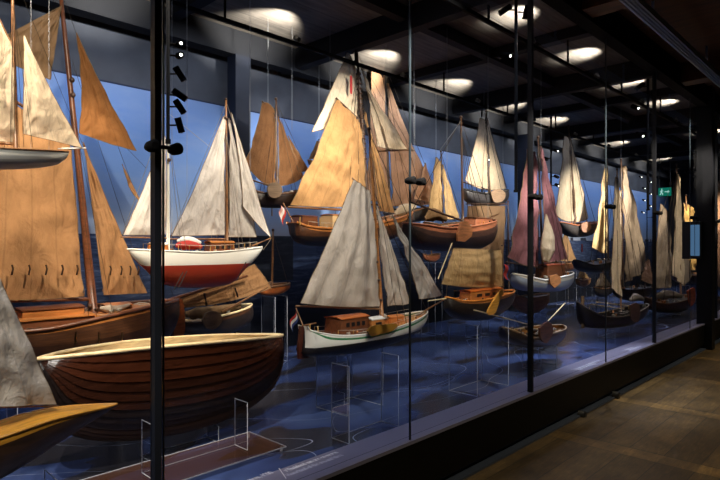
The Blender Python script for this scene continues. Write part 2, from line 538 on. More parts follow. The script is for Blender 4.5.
    def gear(s, n, t0=0.12, t1=0.88, seed=1, h=0.0, k=1.0):
        """deck gear: rope coils, blocks, small barrels, cleats, loose lines"""
        rnd = random.Random(seed)
        for i in range(n):
            t = lerp(t0, t1, (i+rnd.random())/n); r = min(s.rows, key=lambda q: abs(q[0]-t)); u = s.px*k
            y = r[3]*rnd.uniform(-0.55, 0.85); z = r[1].y+h; c = s.world(r[1].x, y, z); kind = rnd.choice('cbrlls'); bm = bmesh.new()
            if kind == 'c':
                pts = [c+s.d*(u*1.6*math.cos(a*0.9))+s.n*(u*1.6*math.sin(a*0.9))+UP*(u*0.08*a+u*0.3) for a in range(22)]
                tube(bm, pts, u*0.35, 5); s.add('rope_coil', bm, PALEROPE)
            elif kind == 'b':
                ball(bm, c+UP*u, u*0.9, seg=8); s.add('rigging_block', bm, DARKSPAR)
            elif kind == 'r':
                tube(bm, [c, c+UP*u*1.2, c+UP*u*2.4], [u*0.8, u*1.0, u*0.8], 8); s.add('barrel', bm, HONEY)
            elif kind == 'l':
                tube(bm, [c+s.d*u*q*2.2+s.n*u*rnd.uniform(-1.5, 1.5)+UP*u*rnd.uniform(0.3, 1.6) for q in range(-3, 4)], u*0.3, 5); s.add('loose_line', bm, rnd.choice((PALEROPE, ROPE)))
            else:
                tube(bm, [c, c+UP*u*3.5], u*0.3, 6); ball(bm, c+UP*u*3.5, u*0.5, seg=6); s.add('stanchion', bm, rnd.choice((BRASS, SPAR)))
    def railing(s, h, n=10, t0=0.1, t1=0.9, mat=None, side=(1, -1)):
        for sd in side:
            top = []
            for i in range(n):
                t = lerp(t0, t1, i/(n-1)); r = min(s.rows, key=lambda q: abs(q[0]-t)); p = s.world(r[1].x, r[3]*0.93*sd, r[1].y); top.append(p+UP*h)
                bm = bmesh.new(); tube(bm, [p, p+UP*h], s.px*0.22, 5); s.add('rail_post', bm, mat or BRASS)
            bm = bmesh.new(); tube(bm, top, s.px*0.2, 5); s.add('guard_line', bm, PALEROPE)
    def furled(s, name, pts, radii, mat):
        """rolled or bunched cloth along a spar"""
        P = smooth_poly([s.pt(*p) for p in pts], 24); bm = bmesh.new(); n = 14
        R = []
        for i, p in enumerate(P):
            t = i/(len(P)-1); k = t*(len(radii)-1); a = int(min(k, len(radii)-2)); r = lerp(radii[a], radii[a+1], k-a)
            dv = (P[min(i+1, len(P)-1)]-P[max(0, i-1)]).normalized(); x = dv.cross(s.n).normalized()
            R.append([bm.verts.new(p+(x*math.cos(2*math.pi*q/n)+s.n*0.55*math.sin(2*math.pi*q/n))*r*(1+0.22*math.sin(q*2.4+t*3)+0.2*noise.noise(Vector((q*0.9, t*5, r*70))))) for q in range(n)])
        for a, b in zip(R, R[1:]):
            for q in range(n):
                f = bm.faces.new((a[q], a[(q+1) % n], b[(q+1) % n], b[q])); f.smooth = True
        bm.faces.new(R[0]); bm.faces.new(R[-1])
        uvl = bm.loops.layers.uv.new('UVMap')
        return s.add(name, bm, mat)
BOLTROPE = m_plain('bolt_rope_cord', rgb(120, 98, 72), 0.8)
# ================================================================== THE SETTING
SC.view_settings.view_transform = 'Standard'
SC.view_settings.look = 'None'
SC.view_settings.exposure = 0.0
SC.cycles.use_denoising = True
SC.cycles.max_bounces = 8; SC.cycles.transparent_max_bounces = 24
SC.cycles.diffuse_bounces = 3; SC.cycles.glossy_bounces = 3
SC.cycles.caustics_reflective = False; SC.cycles.caustics_refractive = False
SC.cycles.sample_clamp_indirect = 4.0
XL, XR, YB, YF = -1.0, 20.0, 3.3, -6.0
w = bpy.data.worlds.new('World'); SC.world = w; w.use_nodes = True
w.node_tree.nodes['Background'].inputs[0].default_value = (0.35, 0.45, 0.8, 1)
w.node_tree.nodes['Background'].inputs[1].default_value = 0.012
cam = bpy.data.cameras.new('camera'); co = bpy.data.objects.new('camera', cam); COL.objects.link(co)
cam.sensor_width = 36; cam.lens = 36*F/720; cam.shift_y = (HOR-240)/720; cam.clip_start = 0.05; cam.clip_end = 200
co.location = CAM; co.rotation_euler = (math.pi/2, 0, AZ-math.pi/2); SC.camera = co

def struct(name, lo, hi, mat, parent=None):
    bm = bmesh.new(); bx(bm, lo, hi); o = obj(name, bm, mat, parent)
    if parent is None: o['kind'] = 'structure'
    return o

# --- visitor floor: long boards with paler cross bands
m, nt, out = newmat('dark_oak_floor')
tc = N(nt, 'ShaderNodeTexCoord'); sp = N(nt, 'ShaderNodeSeparateXYZ'); nt.links.new(tc.outputs['Object'], sp.inputs[0])
X, Y = sp.outputs[0], sp.outputs[1]
xm = math_node(nt, 'FRACT', math_node(nt, 'MULTIPLY', math_node(nt, 'ADD', X, 100-4.28), 1/1.45))
band = math_node(nt, 'LESS_THAN', xm, 0.13)
yi = math_node(nt, 'MULTIPLY', math_node(nt, 'ADD', Y, 100.47), 1/0.24)
yfr = math_node(nt, 'FRACT', yi); ycell = math_node(nt, 'FLOOR', yi)
xcell = math_node(nt, 'FLOOR', math_node(nt, 'MULTIPLY', math_node(nt, 'ADD', X, 100-4.28), 1/1.45))
cb = N(nt, 'ShaderNodeCombineXYZ'); nt.links.new(ycell, cb.inputs[0]); nt.links.new(xcell, cb.inputs[1])
wn = N(nt, 'ShaderNodeTexWhiteNoise'); nt.links.new(cb.outputs[0], wn.inputs['Vector'])
g = noise_n(nt, objco(nt, (2, 16, 1)), 3.0, 7, 0.7, 0.8); g2 = noise_n(nt, objco(nt), 3.2, 5, 0.65)
c = ramp(nt, g, [(0.25, rgb(72, 56, 32)), (0.55, rgb(112, 88, 50)), (0.8, rgb(152, 122, 72))])
c = mixrgb(nt, c, ramp(nt, g2, [(0.3, (0.45, 0.45, 0.45, 1)), (0.7, (1.25, 1.25, 1.25, 1))]), 1.0, 'MULTIPLY')
c = mixrgb(nt, c, ramp(nt, wn.outputs['Value'], [(0, (0.5, 0.5, 0.5, 1)), (1, (1.15, 1.15, 1.15, 1))]), 1.0, 'MULTIPLY')
c = mixrgb(nt, c, mixrgb(nt, c, (1.6, 1.55, 1.4, 1), 1.0, 'MULTIPLY'), band)
seam = math_node(nt, 'MAXIMUM', math_node(nt, 'MULTIPLY', math_node(nt, 'LESS_THAN', yfr, 0.03), math_node(nt, 'SUBTRACT', 1.0, band)),
                 math_node(nt, 'MAXIMUM', math_node(nt, 'LESS_THAN', xm, 0.006), math_node(nt, 'LESS_THAN', math_node(nt, 'ABSOLUTE', math_node(nt, 'SUBTRACT', xm, 0.13)), 0.004)))
c = mixrgb(nt, c, (0.01, 0.008, 0.006, 1), math_node(nt, 'MULTIPLY', seam, 0.85))
bsdf(nt, out, c, 0.45, g, 0.15, 0.003)
struct('floor', (XL, YF, -0.05), (XR, 0.10, 0.0), m)

# --- ceiling
m, nt, out = newmat('dark_timber_ceiling')
f = noise_n(nt, objco(nt, (1, 9, 1)), 2.0, 6, 0.7)
c = ramp(nt, f, [(0.3, rgb(46, 42, 40)), (0.6, rgb(84, 78, 74)), (0.8, rgb(110, 100, 90))])
wv = wave_n(nt, objco(nt), 1.1, 'Y', 0, 'SAW')
c = mixrgb(nt, (0.012, 0.012, 0.012, 1), c, ramp(nt, wv, [(0, (0, 0, 0, 1)), (0.06, (1, 1, 1, 1))]))
bsdf(nt, out, c, 0.7, f, 0.2)
CEILM = m
m, nt, out = newmat('brown_timber_hall_ceiling')
f = noise_n(nt, objco(nt, (8, 1, 1)), 2.0, 6, 0.7)
c = ramp(nt, f, [(0.3, rgb(40, 22, 12)), (0.6, rgb(84, 48, 26)), (0.8, rgb(110, 68, 38))])
bsdf(nt, out, c, 0.7, f, 0.2)
HALLC = m
struct('ceiling', (XL, 0.06, ZC), (XR, YB+0.1, ZC+0.1), CEILM)
struct('ceiling_hall', (XL, YF, ZC+0.05), (XR, 0.06, ZC+0.1), HALLC)

# --- back wall with the painted sea and sky
m, nt, out = newmat('sea_and_sky_mural')
tc = N(nt, 'ShaderNodeTexCoord'); sp = N(nt, 'ShaderNodeSeparateXYZ'); nt.links.new(tc.outputs['Object'], sp.inputs[0])
Z = sp.outputs[2]; X = sp.outputs[0]
zn = math_node(nt, 'MULTIPLY', Z, 1/4.0)
sky = ramp(nt, zn, [(0.405, rgb(150, 158, 176)), (0.46, rgb(134, 156, 194)), (0.56, rgb(112, 146, 204)), (0.70, rgb(100, 134, 196)), (0.775, rgb(110, 136, 186))])
cl = noise_n(nt, objco(nt, (0.5, 1, 1.6)), 1.6, 6, 0.6)
sky = mixrgb(nt, sky, rgb(158, 170, 194), math_node(nt, 'MULTIPLY', ramp(nt, cl, [(0.5, (0, 0, 0, 1)), (0.75, (1, 1, 1, 1))]), 0.45))
wv = noise_n(nt, objco(nt, (1.2, 1, 11)), 3.0, 7, 0.65, 0.3)
sea = ramp(nt, wv, [(0.3, rgb(22, 32, 58)), (0.52, rgb(48, 64, 100)), (0.75, rgb(112, 126, 156))])
sea = mixrgb(nt, rgb(13, 17, 28), sea, ramp(nt, zn, [(0.16, (0, 0, 0, 1)), (0.42, (1, 1, 1, 1))]))
c = mixrgb(nt, sea, sky, math_node(nt, 'GREATER_THAN', Z, 1.655))
def inside(a, b, z0, z1):
    r = math_node(nt, 'MULTIPLY', math_node(nt, 'GREATER_THAN', X, a), math_node(nt, 'LESS_THAN', X, b))
    return math_node(nt, 'MULTIPLY', r, math_node(nt, 'MULTIPLY', math_node(nt, 'GREATER_THAN', Z, z0), math_node(nt, 'LESS_THAN', Z, z1)))
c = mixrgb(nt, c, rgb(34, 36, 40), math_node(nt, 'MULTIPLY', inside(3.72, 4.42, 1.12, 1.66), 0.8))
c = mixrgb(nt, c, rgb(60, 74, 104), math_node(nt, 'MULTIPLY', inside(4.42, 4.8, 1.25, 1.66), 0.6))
c = mixrgb(nt, c, rgb(46, 50, 62), math_node(nt, 'MULTIPLY', inside(5.0, 20, 1.655, 1.72), math_node(nt, 'GREATER_THAN', noise_n(nt, objco(nt, (1, 0.01, 0.2)), 3.0), 0.5)))
up = ramp(nt, noise_n(nt, objco(nt), 1.5), [(0.3, rgb(46, 49, 58)), (0.7, rgb(66, 70, 82))])
c = mixrgb(nt, c, up, math_node(nt, 'GREATER_THAN', Z, 3.1))
c = mixrgb(nt, c, rgb(24, 34, 60), math_node(nt, 'LESS_THAN', math_node(nt, 'ABSOLUTE', math_node(nt, 'SUBTRACT', Z, 3.1)), 0.008))
bsdf(nt, out, c, 0.75, spec=0.2)
struct('wall_back', (XL, YB, 0), (XR, YB+0.1, ZC+0.05), m)
DARKWALL = m_plain('dark_grey_wall_paint', rgb(44, 44, 50), 0.8)
struct('wall_right', (XR, YF, 0), (XR+0.1, YB+0.1, ZC+0.1), DARKWALL)
struct('wall_left', (XL-0.1, YF, 0), (XL, YB+0.1, ZC+0.1), DARKWALL)
struct('wall_front', (XL-0.1, YF-0.1, 0), (XR, YF, ZC+0.1), DARKWALL)

# --- floor of the case: a blue sea chart
m, nt, out = newmat('blue_sea_chart_floor')
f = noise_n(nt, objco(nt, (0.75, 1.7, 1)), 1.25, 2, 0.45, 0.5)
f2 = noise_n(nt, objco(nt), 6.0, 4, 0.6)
c = ramp(nt, f, [(0.38, rgb(70, 88, 136)), (0.47, rgb(60, 76, 124)), (0.50, rgb(56, 70, 114)), (0.525, rgb(52, 64, 106)), (0.54, rgb(48, 47, 54)), (0.8, rgb(54, 50, 54))])  # dark grey patches paint in the shadows of boats and sails
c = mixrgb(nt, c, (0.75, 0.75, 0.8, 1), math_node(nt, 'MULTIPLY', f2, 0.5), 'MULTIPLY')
for lvl, vec, sc in ((0.47, (0.6, 0.9, 1), 0.9), (0.56, (0.5, 1.0, 1), 1.1)):
    g = noise_n(nt, objco(nt, vec), sc, 1, 0.3, 0.3)
    ln = math_node(nt, 'LESS_THAN', math_node(nt, 'ABSOLUTE', math_node(nt, 'SUBTRACT', g, lvl)), 0.0007)
    c = mixrgb(nt, c, rgb(170, 180, 205), math_node(nt, 'MULTIPLY', ln, 0.75))
bsdf(nt, out, c, 0.22, spec=0.5)
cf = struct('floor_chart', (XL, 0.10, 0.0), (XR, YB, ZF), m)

# --- plinth, toe strip and sill
PLB = m_plain('black_plinth_lacquer', rgb(9, 9, 10), 0.5, spec=0.2)
o = struct('trim_1', (XL, -0.02, 0.07), (XR, 0.06, 0.372), PLB)
bm = bmesh.new(); bx(bm, (XL, 0.03, 0.0), (XR, 0.06, 0.068)); bx(bm, (XL, -0.045, 0.0), (XR, 0.03, 0.016)); obj('trim_2', bm, m_plain('blue_grey_toe_strip', rgb(70, 78, 96), 0.5))['kind'] = 'structure'
bm = bmesh.new()
pr = [(-0.03, 0.365), (-0.03, 0.385), (0.30, 0.335), (0.30, 0.303), (0.10, 0.303)]
a = [bm.verts.new((XL, y, z)) for y, z in pr]; b = [bm.verts.new((XR, y, z)) for y, z in pr]
bm.faces.new(a); bm.faces.new(b[::-1])
for i in range(5): bm.faces.new((a[i], b[i], b[(i+1) % 5], a[(i+1) % 5]))
bmesh.ops.recalc_face_normals(bm, faces=bm.faces)
sill = obj('trim_3', bm, m_plain('lavender_grey_sill', rgb(128, 126, 152), 0.32, 0.05)); sill['kind'] = 'structure'
TXT = m_plain('pale_print', rgb(250, 250, 255), 0.6, 0.02); TXT2 = m_plain('grey_print', rgb(205, 205, 222), 0.6, 0.02)
slope = math.atan2(0.335-0.385, 0.33)
def sill_point(u, v):
    # where the viewing ray meets the sloped top of the sill
    n = Vector((0, -math.sin(slope), math.cos(slope))); d = ray(u, v); q = Vector((0, -0.03, 0.386))
    return CAM+d*((q-CAM).dot(n)/d.dot(n))
def lettering(body, x, y, size, mat):
    cu = bpy.data.curves.new('lettering', 'FONT'); cu.body = body; cu.size = size; cu.extrude = 0.0002; cu.offset = 0.0012
    cu.materials.append(mat)
    o = bpy.data.objects.new('lettering', cu); COL.objects.link(o); o.parent = sill
    o.location = (x, y, 0.3862+(y+0.03)*math.tan(slope)); o.rotation_euler = (slope, 0, 0); o.scale = (1, 2.0, 1)
p = sill_point(287, 471.5); q = sill_point(289, 476)
lettering('› Thuisland aan zee en meren', p.x, p.y, 0.032, TXT)
lettering('Homeland of the sea and lakes', q.x, q.y, 0.032, TXT2)
p0, p1 = sill_point(279, 468.5), sill_point(286, 478.5)
bm = bmesh.new(); tube(bm, [p0+UP*0.001, p1+UP*0.001], 0.002, 5); obj('printed_rule', bm, TXT, sill)
p = sill_point(243, 484); lettering('Tjotters, 1900', p.x, p.y, 0.034, TXT2)
for px, body in ((575, '› Zeilen over meren en plassen van het land'), (625, '› Vissers aan de kust')):
    xx = at(px, 380, 0.1).x; lettering(body, xx, 0.1, 0.036, TXT2); lettering('Sailing the lakes of the land', xx, 0.05, 0.036, TXT2)

# --- posts, glass panes, clamps, top rail
GLASS = m_glass('clear_front_glass', refl=0.75)
EDGE = m_plain('grey_glass_edge', rgb(38, 46, 50), 0.4)
STEEL = m_plain('brushed_steel_strip', rgb(74, 80, 88), 0.4, metallic=0.5)
POSTM = m_plain('black_post_lacquer', rgb(12, 14, 19), 0.5, spec=0.25)
MATB0 = m_plain('matt_black_rail_paint', rgb(14, 13, 13), 0.9, spec=0.1)
def clamp(X, parent, z=1.93, y=-0.05):
    bm = bmesh.new()
    tube(bm, [(X-0.04, y, z), (X+0.04, y, z)], 0.008, 8)
    for s_ in (-1, 1):
        tube(bm, [(X+s_*0.048, y+0.052, z), (X+s_*0.048, y+0.03, z), (X+s_*0.048, y-0.01, z), (X+s_*0.048, y-0.018, z)], [0.014, 0.022, 0.024, 0.014], 14)
    obj('glass_clamp', bm, MATB0, parent)
P0 = 1.030; STEP = 1.552
tn = 4
for i in range(0, 7):
    X = P0+i*2*STEP
    o = struct('trim_%d' % tn, (X-0.014, -0.026, 0.385), (X+0.014, 0.012, 3.62), POSTM); tn += 1
    bm = bmesh.new(); bx(bm, (X+0.030, -0.004, 0.38), (X+0.037, 0.004, 3.62)); obj('steel_strip', bm, STEEL, o)
    clamp(X+0.012, o, y=-0.06)
wn_ = 1
xs = [P0-STEP+0.045]+[P0+i*STEP+(0.045 if i % 2 else 0) for i in range(0, 13)]
for i, (a, b) in enumerate(zip(xs, xs[1:])):
    bm = bmesh.new()
    vs = [bm.verts.new(v) for v in ((a+0.006, 0, 0.37), (b-0.006, 0, 0.37), (b-0.006, 0, 3.64), (a+0.006, 0, 3.64))]
    bm.faces.new(vs)
    o = obj('window_%d' % wn_, bm, GLASS); o['kind'] = 'structure'; wn_ += 1
    if i % 2 == 1:
        bm = bmesh.new(); bx(bm, (b-0.005, -0.005, 0.37), (b+0.005, 0.005, 3.62)); obj('glass_edge', bm, EDGE, o)
        clamp(b, o, y=-0.06)
struct('trim_20', (XL, -0.07, 3.61), (XR, 0.06, ZC+0.05), MATB0)

# --- beams, tracks and columns
BEAM = m_plain('dark_blue_grey_beam_paint', rgb(26, 27, 32), 0.7, spec=0.1)
for i in range(0, 12):
    X = 1.05+i*1.6; struct('trim_%d' % (21+i), (X-0.06, 0.06, 3.74 if i % 2 else 3.62), (X+0.06, YB, ZC), BEAM)
struct('trim_40', (XL, 2.98, 3.585), (XR, 3.14, ZC), BEAM)
struct('trim_41', (XL, 1.30, 3.72), (XR, 1.40, ZC), BEAM)
BLUECOL = m_plain('dark_blue_column_paint', rgb(17, 22, 36), 0.6, spec=0.2)
struct('trim_42', (3.36, 2.96, ZF), (3.55, 3.12, 3.585), BLUECOL)
struct('trim_43', (9.5, 2.78, ZF), (9.72, 2.99, 3.585), BLUECOL)
struct('trim_44', (9.53, -0.12, 0.0), (9.71, 0.08, ZC+0.05), POSTM)
for k in range(6):
    X = 2.0+k*3.1; struct('trim_%d' % (45+k), (X-0.12, YF, ZC-0.2), (X+0.12, -0.07, ZC+0.05), HALLC)
# cable tray of the visitors' hall
bm = bmesh.new(); bx(bm, (3.0, -0.53, 3.60), (19.0, -0.42, 3.612)); 
bx(bm, (3.0, -0.53, 3.612), (19.0, -0.522, 3.66)); bx(bm, (3.0, -0.428, 3.612), (19.0, -0.42, 3.66))
for y in (-0.505, -0.475, -0.445): tube(bm, [(3, y, 3.597), (19, y, 3.597)], 0.008, 6)
for k in range(8): bx(bm, (3.6+2*k, -0.48, 3.66), (3.62+2*k, -0.46, ZC+0.05))
tag(obj('cable_tray', bm, m_plain('blue_grey_cable_tray', rgb(130, 156, 200), 0.45)), 'long blue-grey cable tray hanging under the dark hall ceiling', 'cable tray')

# --- lighting tracks with little uplights
def aim(o, d): o.rotation_euler = Vector(d).normalized().to_track_quat('-Z', 'Y').to_euler()
def spot(loc, tgt, W, col, ang, blend=0.6, r=0.03, name='spot_lamp'):
    l = bpy.data.lights.new(name, 'SPOT'); l.energy = W; l.color = col; l.spot_size = math.radians(ang); l.spot_blend = blend; l.shadow_soft_size = r
    o = bpy.data.objects.new(name, l); COL.objects.link(o); o.location = loc; aim(o, Vector(tgt)-Vector(loc)); return o
def area(loc, d, sx, sy, W, col, spread=180, name='area_lamp'):
    l = bpy.data.lights.new(name, 'AREA'); l.shape = 'RECTANGLE'; l.size = sx; l.size_y = sy; l.energy = W; l.color = col; l.spread = math.radians(spread)
    o = bpy.data.objects.new(name, l); COL.objects.link(o); o.location = loc; aim(o, d); return o
WARM = (1.0, 0.86, 0.68); NEUT = (1.0, 0.94, 0.86); COOL = (0.66, 0.74, 1.0)
MATBLACK = m_plain('matt_black_paint', rgb(12, 12, 13), 0.9, spec=0.1)
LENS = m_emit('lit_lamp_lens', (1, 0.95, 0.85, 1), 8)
ORD = ['first', 'second', 'third', 'fourth', 'fifth', 'sixth', 'seventh', 'eighth', 'ninth', 'tenth', 'eleventh', 'twelfth']
for rowname, y, ty in (('back', 2.05, 2.60), ('front', 0.44, 0.62)):
    bm = bmesh.new(); bx(bm, (XL+0.5, y-0.014, 3.46), (19.0, y+0.014, 3.49)); bx(bm, (XL+0.5, y-0.004, 3.49), (19.0, y+0.004, 3.50))
    for k in range(11): bx(bm, (1.05+1.6*k-0.008, y-0.008, 3.50), (1.05+1.6*k+0.008, y+0.008, ZC-0.01))
    tag(obj('lighting_track', bm, MATBLACK), 'long black lighting track under the ceiling, %s one of the two' % rowname, 'lighting track')
    for k in range(10):
        X = 1.85+1.6*k
        e = empty('ceiling_uplight', (X, y, 3.50), '%s small uplight along the %s black ceiling track' % (ORD[k], rowname), 'spotlight', 'uplights on the lighting tracks')
        tgt = Vector((X, ty, ZC)); p = Vector((X, y, 3.53)); d = (tgt-p).normalized()
        bm = bmesh.new(); tube(bm, [p-d*0.035, p+d*0.03], [0.020, 0.026], 10); obj('lamp_can', bm, BLACK, e, Vector((X, y, 3.50)))
        bm = bmesh.new(); tube(bm, [(X, y, 3.50), p], 0.006, 6); obj('bracket', bm, BLACK, e, Vector((X, y, 3.50)))
        spot(p+d*0.05, tgt+Vector((0.05, 0, 0)), 230 if rowname == 'back' else 150, (1, 0.93, 0.78), 80, 0.75, 0.02, 'uplight_lamp')

# --- lighting poles behind the posts with black spotlights
def pole(u, Y, z0, label, vs, dirs, lit=(), zt=ZC, sc=1.0):
    b = at(u, HOR, Y); X = b.x
    bm = bmesh.new(); tube(bm, [(X, Y, z0), (X, Y, zt)], 0.008*sc, 10); tube(bm, [(X, Y, z0), (X, Y, z0+0.02)], 0.012*sc, 10)
    tag(obj('lighting_pole', bm, MATBLACK), 'slim black lighting pole %s' % label, 'lighting pole')
    for k, (du, v) in enumerate(vs):
        c = at(u+du, v, Y)
        sg = 1 if du >= 0 else -1; off = max(0.052*sc, abs((c-Vector((X, Y, c.z))).dot(RIGHT)))
        c = Vector((X, Y, c.z))+RIGHT*off*sg; hub = Vector((X, Y, c.z))+RIGHT*0.0095*sc*sg
        which = ['topmost', 'second', 'third', 'fourth', 'fifth', 'sixth', 'seventh', 'eighth'][k]
        e = empty('spotlight', hub, '%s spotlight down the black pole %s' % (which, label), 'spotlight', 'spotlights on the lighting poles')
        d = Vector(dirs[k % len(dirs)]).normalized(); L = 0.033*sc
        bm = bmesh.new(); tube(bm, [c-d*L, c+d*L], 0.0145*sc, 12); obj('lamp_can', bm, MATBLACK, e, hub)
        bm = bmesh.new(); tube(bm, [hub, c], 0.004*sc, 6); obj('bracket', bm, MATBLACK, e, hub)
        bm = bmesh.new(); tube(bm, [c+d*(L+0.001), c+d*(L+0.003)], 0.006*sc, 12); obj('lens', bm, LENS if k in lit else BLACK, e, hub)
vdir = [(0.5, 0.6, -0.5), (0.7, 0.4, -0.6), (0.8, 0.2, -0.55)]
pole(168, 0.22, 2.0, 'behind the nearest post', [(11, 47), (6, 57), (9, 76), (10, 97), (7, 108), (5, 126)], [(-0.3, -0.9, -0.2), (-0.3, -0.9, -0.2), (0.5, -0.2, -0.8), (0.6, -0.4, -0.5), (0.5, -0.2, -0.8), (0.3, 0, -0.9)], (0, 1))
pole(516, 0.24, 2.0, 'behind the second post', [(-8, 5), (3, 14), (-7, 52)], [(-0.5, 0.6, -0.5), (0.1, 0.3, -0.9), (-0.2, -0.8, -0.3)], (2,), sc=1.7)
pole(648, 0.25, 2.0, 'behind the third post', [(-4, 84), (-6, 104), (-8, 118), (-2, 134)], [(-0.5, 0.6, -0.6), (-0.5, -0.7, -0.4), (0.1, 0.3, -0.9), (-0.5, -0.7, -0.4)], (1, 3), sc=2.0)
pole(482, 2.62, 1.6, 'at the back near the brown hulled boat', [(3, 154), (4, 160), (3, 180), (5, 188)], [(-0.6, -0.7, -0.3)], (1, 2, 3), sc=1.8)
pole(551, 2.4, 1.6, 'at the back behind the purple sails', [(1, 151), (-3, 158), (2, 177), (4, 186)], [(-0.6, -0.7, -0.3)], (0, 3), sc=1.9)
pole(647, 2.5, 1.0, 'added at the far back for lamp reflections', [(-3, 176), (1, 182), (-1, 188), (1, 194), (-1, 200), (1, 206), (-2, 212), (3, 218)], [(-0.6, -0.7, -0.3)], (0, 1, 2, 3, 4, 5, 6, 7), sc=1.5)  # made-up pole; its glowing lenses stand in for lamp reflections in the glass
# --- small bumper lights on the plinth front
for (u, v), which in (((582, 415), 'nearer'), ((616, 395), 'farther')):
    p = at(u, v, -0.045)
    e = empty('plinth_socket', p, 'small black round fitting low on the plinth front, %s of the two' % which, 'fitting', 'fittings on the plinth')
    bm = bmesh.new(); tube(bm, [p+Vector((0, 0.024, 0)), p+Vector((0, -0.03, 0))], [0.04, 0.036], 16); obj('housing', bm, BLACK, e, p)
    bm = bmesh.new(); tube(bm, [p+Vector((0, -0.028, 0)), p+Vector((0, -0.036, 0))], [0.024, 0.020], 14); obj('cover', bm, m_plain('dark_plastic', rgb(40, 38, 38), 0.3), e, p)
# --- screen box on the column
p = Vector((9.48, 0.13, 1.36)); e = empty('information_screen', p, 'black box with a glowing blue screen mounted on the dark column', 'screen')
bm = bmesh.new(); bx(bm, (9.43, 0.006, 1.34), (9.528, 0.25, 1.90)); bevel(bm, 0.006, 1); obj('frame', bm, BLACK, e, p)
bm = bmesh.new(); bx(bm, (9.426, 0.016, 1.39), (9.4295, 0.075, 1.85)); bx(bm, (9.426, 0.083, 1.39), (9.4295, 0.145, 1.85)); obj('screen', bm, m_emit('blue_screen_glow', rgb(98, 140, 182), 0.6), e, p)
# --- green exit sign
X0 = 14.9; p = Vector((X0, 2.0, 2.84)); e = empty('exit_sign', p, 'small green emergency exit sign hanging at the far end of the case', 'exit sign')
bm = bmesh.new(); bx(bm, (X0, 1.86, 2.74), (X0+0.03, 2.14, 2.94)); obj('sign_panel', bm, m_emit('green_sign_glow', rgb(20, 130, 110), 0.7), e, p)
SIGNW = m_emit('white_sign_glow', rgb(190, 240, 230), 0.9)
bm = bmesh.new(); bx(bm, (X0-0.003, 1.93, 2.83), (X0-0.001, 2.0, 2.85)); bm.faces.new([bm.verts.new((X0-0.002, y, z)) for y, z in ((1.93, 2.80), (1.93, 2.88), (1.885, 2.84))])
obj('arrow', bm, SIGNW, e, p)
bm = bmesh.new(); ball(bm, (X0-0.004, 2.06, 2.905), 0.014); tube(bm, [(X0-0.004, 2.06, 2.885), (X0-0.004, 2.07, 2.83), (X0-0.004, 2.10, 2.77)], 0.011, 6); tube(bm, [(X0-0.004, 2.07, 2.83), (X0-0.004, 2.04, 2.80), (X0-0.004, 2.05, 2.765)], 0.010, 6); tube(bm, [(X0-0.004, 2.03, 2.86), (X0-0.004, 2.065, 2.87), (X0-0.004, 2.10, 2.85)], 0.008, 6)
obj('running_figure', bm, SIGNW, e, p)
bm = bmesh.new(); tube(bm, [(X0+0.015, 1.88, 2.94), (X0+0.015, 1.88, ZC)], 0.006, 6); tube(bm, [(X0+0.015, 2.12, 2.94), (X0+0.015, 2.12, ZC)], 0.006, 6); obj('hanger', bm, BLACK, e, p)

# --- clear acrylic
ACR = m_glass('clear_acrylic_sheet', (0.95, 0.97, 1.0, 1), 0.5)
m, nt, out = newmat('bright_acrylic_edge')
t = N(nt, 'ShaderNodeBsdfTransparent'); d_ = N(nt, 'ShaderNodeBsdfPrincipled'); d_.inputs['Base Color'].default_value = rgb(190, 194, 206); d_.inputs['Roughness'].default_value = 0.3
mx = N(nt, 'ShaderNodeMixShader'); mx.inputs[0].default_value = 0.75
nt.links.new(t.outputs[0], mx.inputs[1]); nt.links.new(d_.outputs[0], mx.inputs[2]); nt.links.new(mx.outputs[0], out.inputs[0]); AEDGE = m
def stand(X0, X1, Y0, Y1, z1, label, z0=ZF, r=0.0023):
    o3 = Vector(((X0+X1)/2, (Y0+Y1)/2, z0))
    e = empty('acrylic_stand', o3, label, 'display stand', 'clear acrylic display stands')
    for X in (X0, X1):
        bm = bmesh.new(); bm.faces.new([bm.verts.new(v) for v in ((X, Y0, z0+0.002), (X, Y1, z0+0.002), (X, Y1, z1), (X, Y0, z1))]); 
        c = obj('upright_sheet', bm, ACR, e, o3)
        bm = bmesh.new(); P = [Vector(v) for v in ((X, Y0, z0+r), (X, Y0, z1-r), (X, Y1, z1-r), (X, Y1, z0+r))]
        for a, b in zip(P, P[1:]+P[:1]): tube(bm, [a, b], r, 6)
        obj('polished_edge', bm, AEDGE, c, o3)
    bm = bmesh.new(); tube(bm, [(X0, Y1, z0+r), (X1, Y1, z0+r)], r, 6); obj('foot_bar', bm, AEDGE, e, o3)
# ================================================================== THE BOATS
S_CREAM = m_sail('cream_sailcloth', rgb(234, 220, 194), 8, 0.14)
S_TAN = m_sail('tan_sailcloth', rgb(182, 140, 98), 10)
S_GOLD = m_sail('golden_brown_sailcloth', rgb(186, 148, 102), 9, 0.3)
S_WHITE = m_sail('white_sailcloth', rgb(212, 210, 206), 7, 0.1)
S_GREY = m_sail('grey_white_sailcloth', rgb(214, 206, 194), 7, 0.08)
S_SILVER = m_sail('silvery_grey_sailcloth', rgb(214, 208, 198), 6, 0.14)
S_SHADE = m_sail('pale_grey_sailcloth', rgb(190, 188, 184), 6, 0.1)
S_RIB = m_sail('ribbed_brown_sailcloth', rgb(164, 124, 88), 12, 0.18, 0.25, 0.75, 150)
S_ROSE = m_sail('dusty_rose_tan_sailcloth', rgb(186, 148, 120), 9, 0.14)
S_PURPLE = m_sail('faded_purple_sailcloth', rgb(158, 112, 122), 9, 0.35)
S_DULL = m_sail('dull_olive_sailcloth', rgb(160, 132, 100), 7, 0.15)
S_BEIGE = m_sail('warm_beige_sailcloth', rgb(206, 178, 132), 7, 0.12)
S_YELLOW = m_sail('yellow_lit_sailcloth', rgb(224, 188, 118), 6, 0.2)
